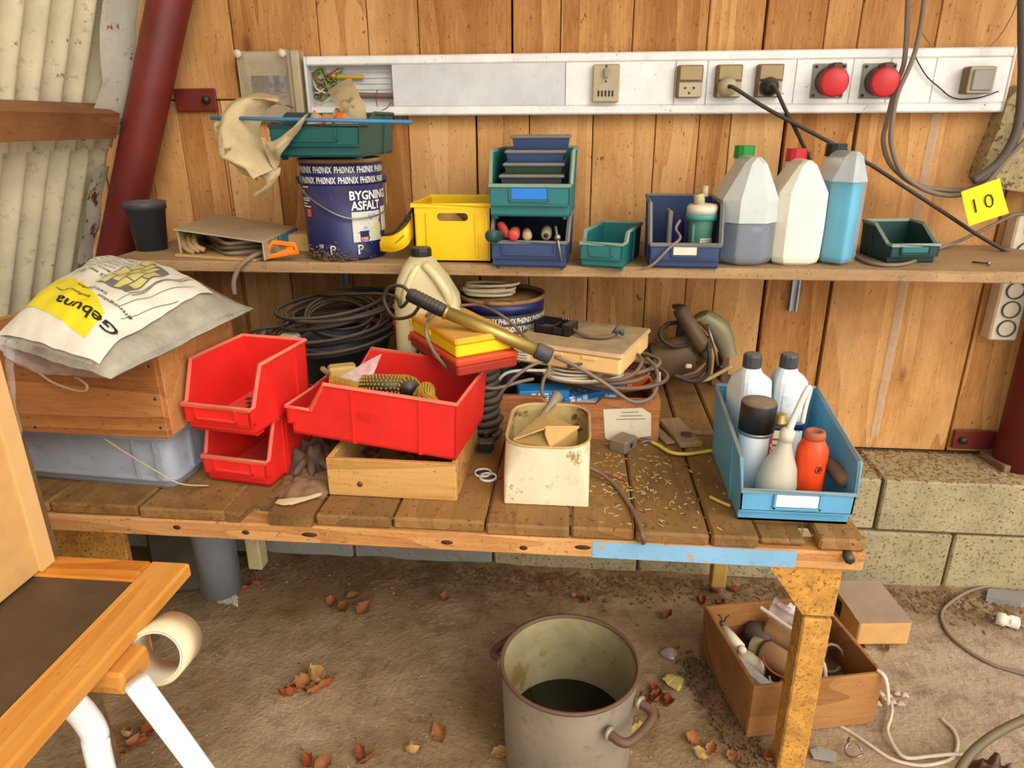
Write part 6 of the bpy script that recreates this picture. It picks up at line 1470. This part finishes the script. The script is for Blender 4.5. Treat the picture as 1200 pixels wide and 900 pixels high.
q1 = P(1180, 730, z=.012); t = T('cable_plug', 'grey white plug lying on the floor at the right', 'plug', (q1.x, q1.y, .012), R(-25))
MB().tube([(-.022, 0, .006), (-.005, 0, .006), (-.004, 0, .006), (.022, 0, .006)], [.015, .015, .012, .012], 14).build('body', CREAM, t); MB().rbox((.012, 0, .010), (.02, .026, .014), .003).build('clamp', WHITEP, t)
for k in (-1, 1): MB().cyl((-.022, .006*k, .006), (-.036, .006*k, .006), .002, n=8).build('pin', STEEL, t)
MB().tube(smooth_path([(.022, 0, .005), (.035, .0, .0), (.05, .012, -.006), (.08, .02, -.007)], 5), .0032, 7).build('lead', CABLEG, t)
q1 = P(1000, 884, z=.004); t = T('wire_ring', 'small shiny wire ring on the floor right of the bench leg', 'ring', (q1.x, q1.y, .004)); pts = [(.014*math.cos(R(a)), .016*math.sin(R(a)), .002+.006*(1+math.sin(R(a*1.5)))) for a in range(0, 340, 20)]; MB().tube(pts, .0022, 7).build('ring', STEEL, t); MB().tube([(-.004, .016, .004), (.0, .028, .003), (.004, .034, .003)], .002, 6).build('tail', DARKST, t)
q1 = P(966, 884, z=.004)
solo('slate_flake', 'flat grey flake on the floor right of the bench leg', 'flake', MB().prism([(-.022, -.010), (.016, -.014), (.024, .004), (-.004, .016), (-.024, .006)], .004, Matrix.Translation((q1.x, q1.y, .002))), CONCG, (q1.x, q1.y, .002))
q1 = P(1178, 700, z=.012); solo('flat_stone', 'flat grey brown stone at the foot of the block wall at right', 'stone', MB().prism([(-.05, -.012), (.02, -.03), (.06, -.012), (.05, .018), (-.03, .02)], .014, Matrix.Translation((q1.x, q1.y, .006))), CONCG, (q1.x, q1.y, .01))
q1 = P(1175, 545, z=WB); t = T('wood_scrap', 'short weathered board end on the ledge by the right post', 'wood', (q1.x+.012, q1.y+.012, WB-.004), R(10)); MB().rbox((0, 0, .010), (.075, .085, .018), .002).build('board', GREYW, t); tag(t, 'short weathered board end on the ledge by the right post', 'wood')
SHX = sorted(1024+9*(k % 5)+4*(k//5) for k in range(9))
for k in range(9):
    q1 = P(1024+9*(k % 5)+4*(k//5), 812+8*(k//5)+2*(k % 3), z=.004); solo('shell_bit', f'{ORD[SHX.index(1024+9*(k % 5)+4*(k//5))]} from the left: pale curved flake right of the floor box', 'flake', MB().grid(lambda u, v: (q1.x+.014*(u-.5), q1.y+.012*(v-.5), .004+.006*math.sin(math.pi*u)*math.sin(math.pi*v)+.003*noise.noise((u*3, v*3, k))), 5, 5, thick=.0015), mat('pinkish_flake', (196, 170, 150), .8) if k == 0 else bpy.data.materials['pinkish_flake'], (q1.x, q1.y, .004), 'pale flakes right of the floor box')
# crumpled foil and yellow scrap beside the pot
def crumple(name, label, cat, px, py, s, m, seed, z=.0, flat=.7):
    q1 = P(px, py, z=z+.01); b = MB()
    b.lathe([(s*.25, 0), (s*.8, s*.15), (s, s*.5), (s*.75, s*.9), (s*.2, s*1.1)], 14); b.map(lambda p: Vector((q1.x+p[0]+wob(Vector(p)*1+Vector((seed, 0, 0)), 55, s*.5), q1.y+p[1]+wob(Vector(p)+Vector((0, seed, 0)), 60, s*.5), max(.001, z+p[2]*flat+wob(Vector(p)+Vector((0, 0, seed)), 65, s*.4)))))
    b.sm = [False]*len(b.sm); return solo(name, label, cat, b, m, (q1.x, q1.y, z))
crumple('crumpled_foil', 'crumpled silvery foil on the floor between pot and floor box', 'foil', 785, 764, .017, FOIL, 1)
crumple('crumpled_paper', 'crumpled yellowish paper on the floor below the foil', 'paper', 790, 797, .020, mat('yellowed_wad', (190, 166, 96), .8, 0, .2, 20, .1, grime=.3), 2)
litter('soil_heap', 'loose dark soil heaped along the left side of the floor box', lambda r: (lambda k: (.262+.075*k+r.gauss(0, .014), -.48-.25*k+r.gauss(0, .016)))(r.random()), 800, .0055, SOIL, 31, lambda x, y: floor_z(x, y)+.010*max(0, noise.noise((x*20, y*20, 3))+.5), 1.4, .7)
litter('floor_debris', 'bits of soil, mortar and leaf along the foot of the block wall', lambda r: (r.uniform(-1.05, 1.15), -.19-abs(r.gauss(0, .045))), 2400, .0050, SOIL, 32, lambda x, y: floor_z(x, y)-.001, 1.7, .5)
litter('floor_grit', 'small light grit scattered over the earth floor', lambda r: (r.uniform(-.9, 1.1), r.uniform(-1.1, -.25)), 700, .0030, mat('light_grit', (176, 150, 116), .9, 0, .3, 90, 0, bump=0), 33, lambda x, y: floor_z(x, y), 1.3, .5)
# dry leaves, each one a thing
def leaf_mesh(seed, m):
    rd = random.Random(seed); pr = [0, .35, .62, .78, .70, .92, .60, .46, .16, 0]; b = MB(); cu = rd.uniform(1.0, 2.2)
    def f(u, v):
        i = u*(len(pr)-1); k = min(int(i), len(pr)-2); w_ = pr[k]+(pr[k+1]-pr[k])*(i-k); s_ = (2*v-1)
        x = (u-.5)*.032; y = s_*w_*.014*(1+.25*math.sin(u*26+seed))*(1-.25*abs(s_)*(cu-.8))
        return (x, y, .002+cu*.010*s_*s_*w_+cu*.006*(2*u-1)**2+.004*noise.noise((u*5, v*5, seed)))
    b.grid(f, 10, 6); return b.mesh('leaf', m)
LM = [leaf_mesh(1, LEAF), leaf_mesh(2, LEAFP), leaf_mesh(3, LEAF), leaf_mesh(4, LEAFP), leaf_mesh(5, mat('russet_leaf', (150, 76, 36), .8, 0, .3, 12, .1, grime=.2))]
def stem_mesh(m): return MB().tube([(.014, 0, .006), (.024, .001, .005), (.031, .004, .003)], .0008, 5).mesh('stem', m)
SM_ = stem_mesh(LEAF)
def leaves(label, group, pts, s=1.0):
    for i, p in enumerate(pts):
        x, y = p[0], p[1]; k = p[2] if len(p) > 2 else i % 5; q1 = P(x, y, z=.004)
        o = bpy.data.objects.new('dry_leaf', LM[k % 5]); COL.objects.link(o); o.location = (q1.x, q1.y, floor_z(q1.x, q1.y)+.001); sc = s*(.8+.45*random.random()); o.scale = (sc, sc, sc)
        o.rotation_euler = (random.uniform(-.5, .5), random.uniform(-.4, .4), random.uniform(0, 6.2)); MWD[o.name] = Matrix()
        lb = label[i] if isinstance(label, list) else f'{ORD[sorted(q[0] for q in pts).index(x)]} from left: {label}'
        tag(o, lb, 'leaf', group if len(pts) > 1 else None)
        st = bpy.data.objects.new('stem', SM_); COL.objects.link(st); st.parent = o
leaves('curled brown leaf in the cluster left of the pot', 'leaves left of the pot', [(338, 814, 4), (352, 800, 0), (366, 796, 1), (374, 806, 2), (382, 802, 4), (345, 808, 2)], 1.5)
leaves('dark dry leaf on the floor below the middle of the bench', 'leaves under the middle of the bench', [(388, 706, 0), (403, 712, 2), (425, 712, 0), (412, 700, 2)], 1.2)
leaves('dry leaf beside the mouth of the grey pipe', 'leaves by the grey pipe', [(246, 694, 1), (284, 690, 4), (292, 686, 0), (298, 672, 2), (300, 684, 4)], .9)
leaves('dry leaf on the floor at the bottom edge of the view', 'leaves at the bottom edge', [(424, 880, 4), (430, 888, 0), (378, 892, 2), (362, 890, 4), (484, 882, 1), (516, 858, 0), (590, 884, 1), (604, 872, 3)], 1.35)
leaves('russet leaf on the floor right of the pot', 'leaves right of the pot', [(766, 806, 4), (772, 816, 4), (760, 818, 0), (768, 832, 1), (780, 822, 4)], 1.1)
leaves(['large pale leaf on the floor just right of the pot handle'], None, [(754, 858, 3)], 1.6)
leaves('dark leaf on the floor in front of the floor box', 'leaves in front of the floor box', [(820, 884, 1), (812, 862, 0), (836, 876, 2), (858, 886, 0), (900, 888, 4)], 1.1)
leaves('small dry leaf by the block wall under the bench', 'leaves under the right of the bench', [(826, 704, 4), (846, 706, 0), (836, 694, 2), (782, 720, 4), (672, 698, 0), (684, 704, 4), (860, 694, 4), (640, 682, 2), (520, 700, 0), (1040, 760, 1), (1010, 756, 0)], .85)
leaves('dry leaf on the floor behind the white tube legs', 'leaves behind the white tube legs', [(150, 862, 1), (160, 872, 0), (142, 884, 2), (172, 858, 4)], 1.2)

# ------------------------------------------------------------ stool with board, cardboard box and tape at the left front
ZT = .55
t = T('folding_stool', 'dark topped table with orange wooden frame on white tube legs, bottom left', 'table', (-.75, -1.25, 0))
tx, ty0, ty1 = -.489, -1.56, -.975
fw = .052
MB().rbox((tx-fw/2, (ty0+ty1)/2, ZT-.010), (fw, ty1-ty0, .020), .003).build('frame_rail', OAK, t, True)
MB().rbox(((-1.2+tx-fw)/2, ty1-fw*.42, ZT-.010), (tx-fw+1.2, fw*.84, .020), .003).build('frame_rail', wood('frame_oak_cross', (160, 92, 30), (196, 124, 46), (214, 146, 66), 0, 9, .15, 0, knots=0, rough=.35, flecks=.2), t, True)
MB().bx(-1.2, tx-fw, ty0, ty1-fw*.84, ZT-.014, ZT-.002).build('panel', BROWNBD, t, True)
a_ = P(160, 800, z=ZT-.03); b_ = P(240, 908, z=.36); d_ = (b_-a_); e_ = a_+d_*((a_.z)/(a_.z-b_.z))
WBK = P(147, 792, z=ZT-.022)
MB().rbox((-.505, -1.125, ZT-.036), (.062, .05, .030), .004).build('corner_block', OAK, t, True)
MB().rbox((-.55, -1.20, ZT-.028), (.05, .05, .016), .002).build('bearing_plate', CREAM, t, True)
MB().cyl(a_, e_, .0125, n=16).build('leg', WHITEP, t, True)
pts = [P(82, 822, z=ZT-.02), P(98, 838, z=ZT-.05), P(112, 862, z=ZT-.085), P(119, 900, z=ZT-.13)]; pts.append(pts[-1]+(pts[-1]-pts[-2])*3.0); pts[-1].z = .0
MB().tube(smooth_path(pts, 6), .0135, 14).build('leg', WHITEP, t, True)
for x in (-1.15,):
    for y in (-1.02, -1.5): MB().cyl((x, y, 0), (x, y, ZT-.015), .0125, n=14).build('leg', WHITEP, t, True)
MB().cyl((-.56, -1.5, 0), (-.55, -1.48, ZT-.015), .0125, n=14).build('leg', WHITEP, t, True)
rc = P(181, 771, z=.508)
t = T('tape_roll', 'roll of cream packing tape hanging at the edge of the framed table', 'tape', (rc.x, rc.y, rc.z))
RM = Matrix.Translation(rc) @ Matrix.Rotation(R(8), 4, 'Z') @ Matrix.Rotation(R(-106), 4, 'X')
MB().lathe([(.0305, 0), (.0345, 0), (.0345, .050), (.0305, .050)], 40, M=RM, closed=True).build('tape', TAPE, t, True)
MB().lathe([(.0285, .0005), (.0304, .0005), (.0304, .0495), (.0285, .0495)], 40, M=RM, closed=True).build('core', CREAM, t, True)
# cardboard box on the table
bx1 = -.668; by1 = -.99
t = T('cardboard_box', 'plain brown cardboard box standing on the framed table at the left edge', 'cardboard box', (-.85, -1.2, ZT))
MB().rbox(((bx1-1.15)/2, (by1-1.5)/2, ZT+.155), (1.15+bx1, 1.5+by1, .31), .003).build('box', CARD, t, True)
MB().bx(bx1-.0005, bx1+.0035, by1-.022, by1+.001, ZT+.001, ZT+.31).build('edge_flap', mat('pale_cardboard', (216, 172, 112), .85, 0, .06, 30, dust=0, grime=.05), t, True)
a_ = P(62, 655, z=ZT-.01); b_ = P(14, 522, y=-.965)
solo('wood_strip', 'narrow grey brown wooden strip upright behind the cardboard box', 'wood', MB().raw([p+o for o in (Vector((-.022, -.004, 0)), Vector((.004, -.004, 0)), Vector((.004, .008, 0)), Vector((-.022, .008, 0))) for p in (Vector((a_.x, -.955, 0.0)), Vector((b_.x, -.955, b_.z)))], [(0, 2, 3, 1), (2, 4, 5, 3), (4, 6, 7, 5), (6, 0, 1, 7), (0, 6, 4, 2), (1, 3, 5, 7)]), GREYW, (a_.x, -.955, 0))
# dark lump of concrete and orange chipboard under the left end of the bench
solo('concrete_lump', 'dark broken concrete block on the floor under the left end of the bench', 'concrete', MB().rbox((-.93, -.30, .11), (.18, .12, .22), .02, rz=.25).map(lambda p: p+Vector((wob(p, 12, .02), wob(p+Vector((3, 0, 0)), 12, .02), 0))), mat('dark_concrete', (84, 76, 66), .9, 0, .25, 12, .2, bump=.5), (-.93, -.30, 0))
solo('chipboard_piece', 'orange brown chipboard leaning under the bench behind the cardboard box', 'board', MB().rbox((-.965, -.60, .21), (.20, .014, .41), .002, Matrix.Identity(4)), RUSTY, (-.965, -.60, 0))

for o in bpy.data.objects:                 # rows of letters and print too small to pick apart
    if o.type == 'MESH' and o.name.split('.')[0] in ('lettering', 'small_print', 'raised_lettering', 'emblem', 'emblem_inner', 'pin_holes', 'slots', 'line_drawing', 'brick_print', 'printed_windows'): o['kind'] = 'stuff'
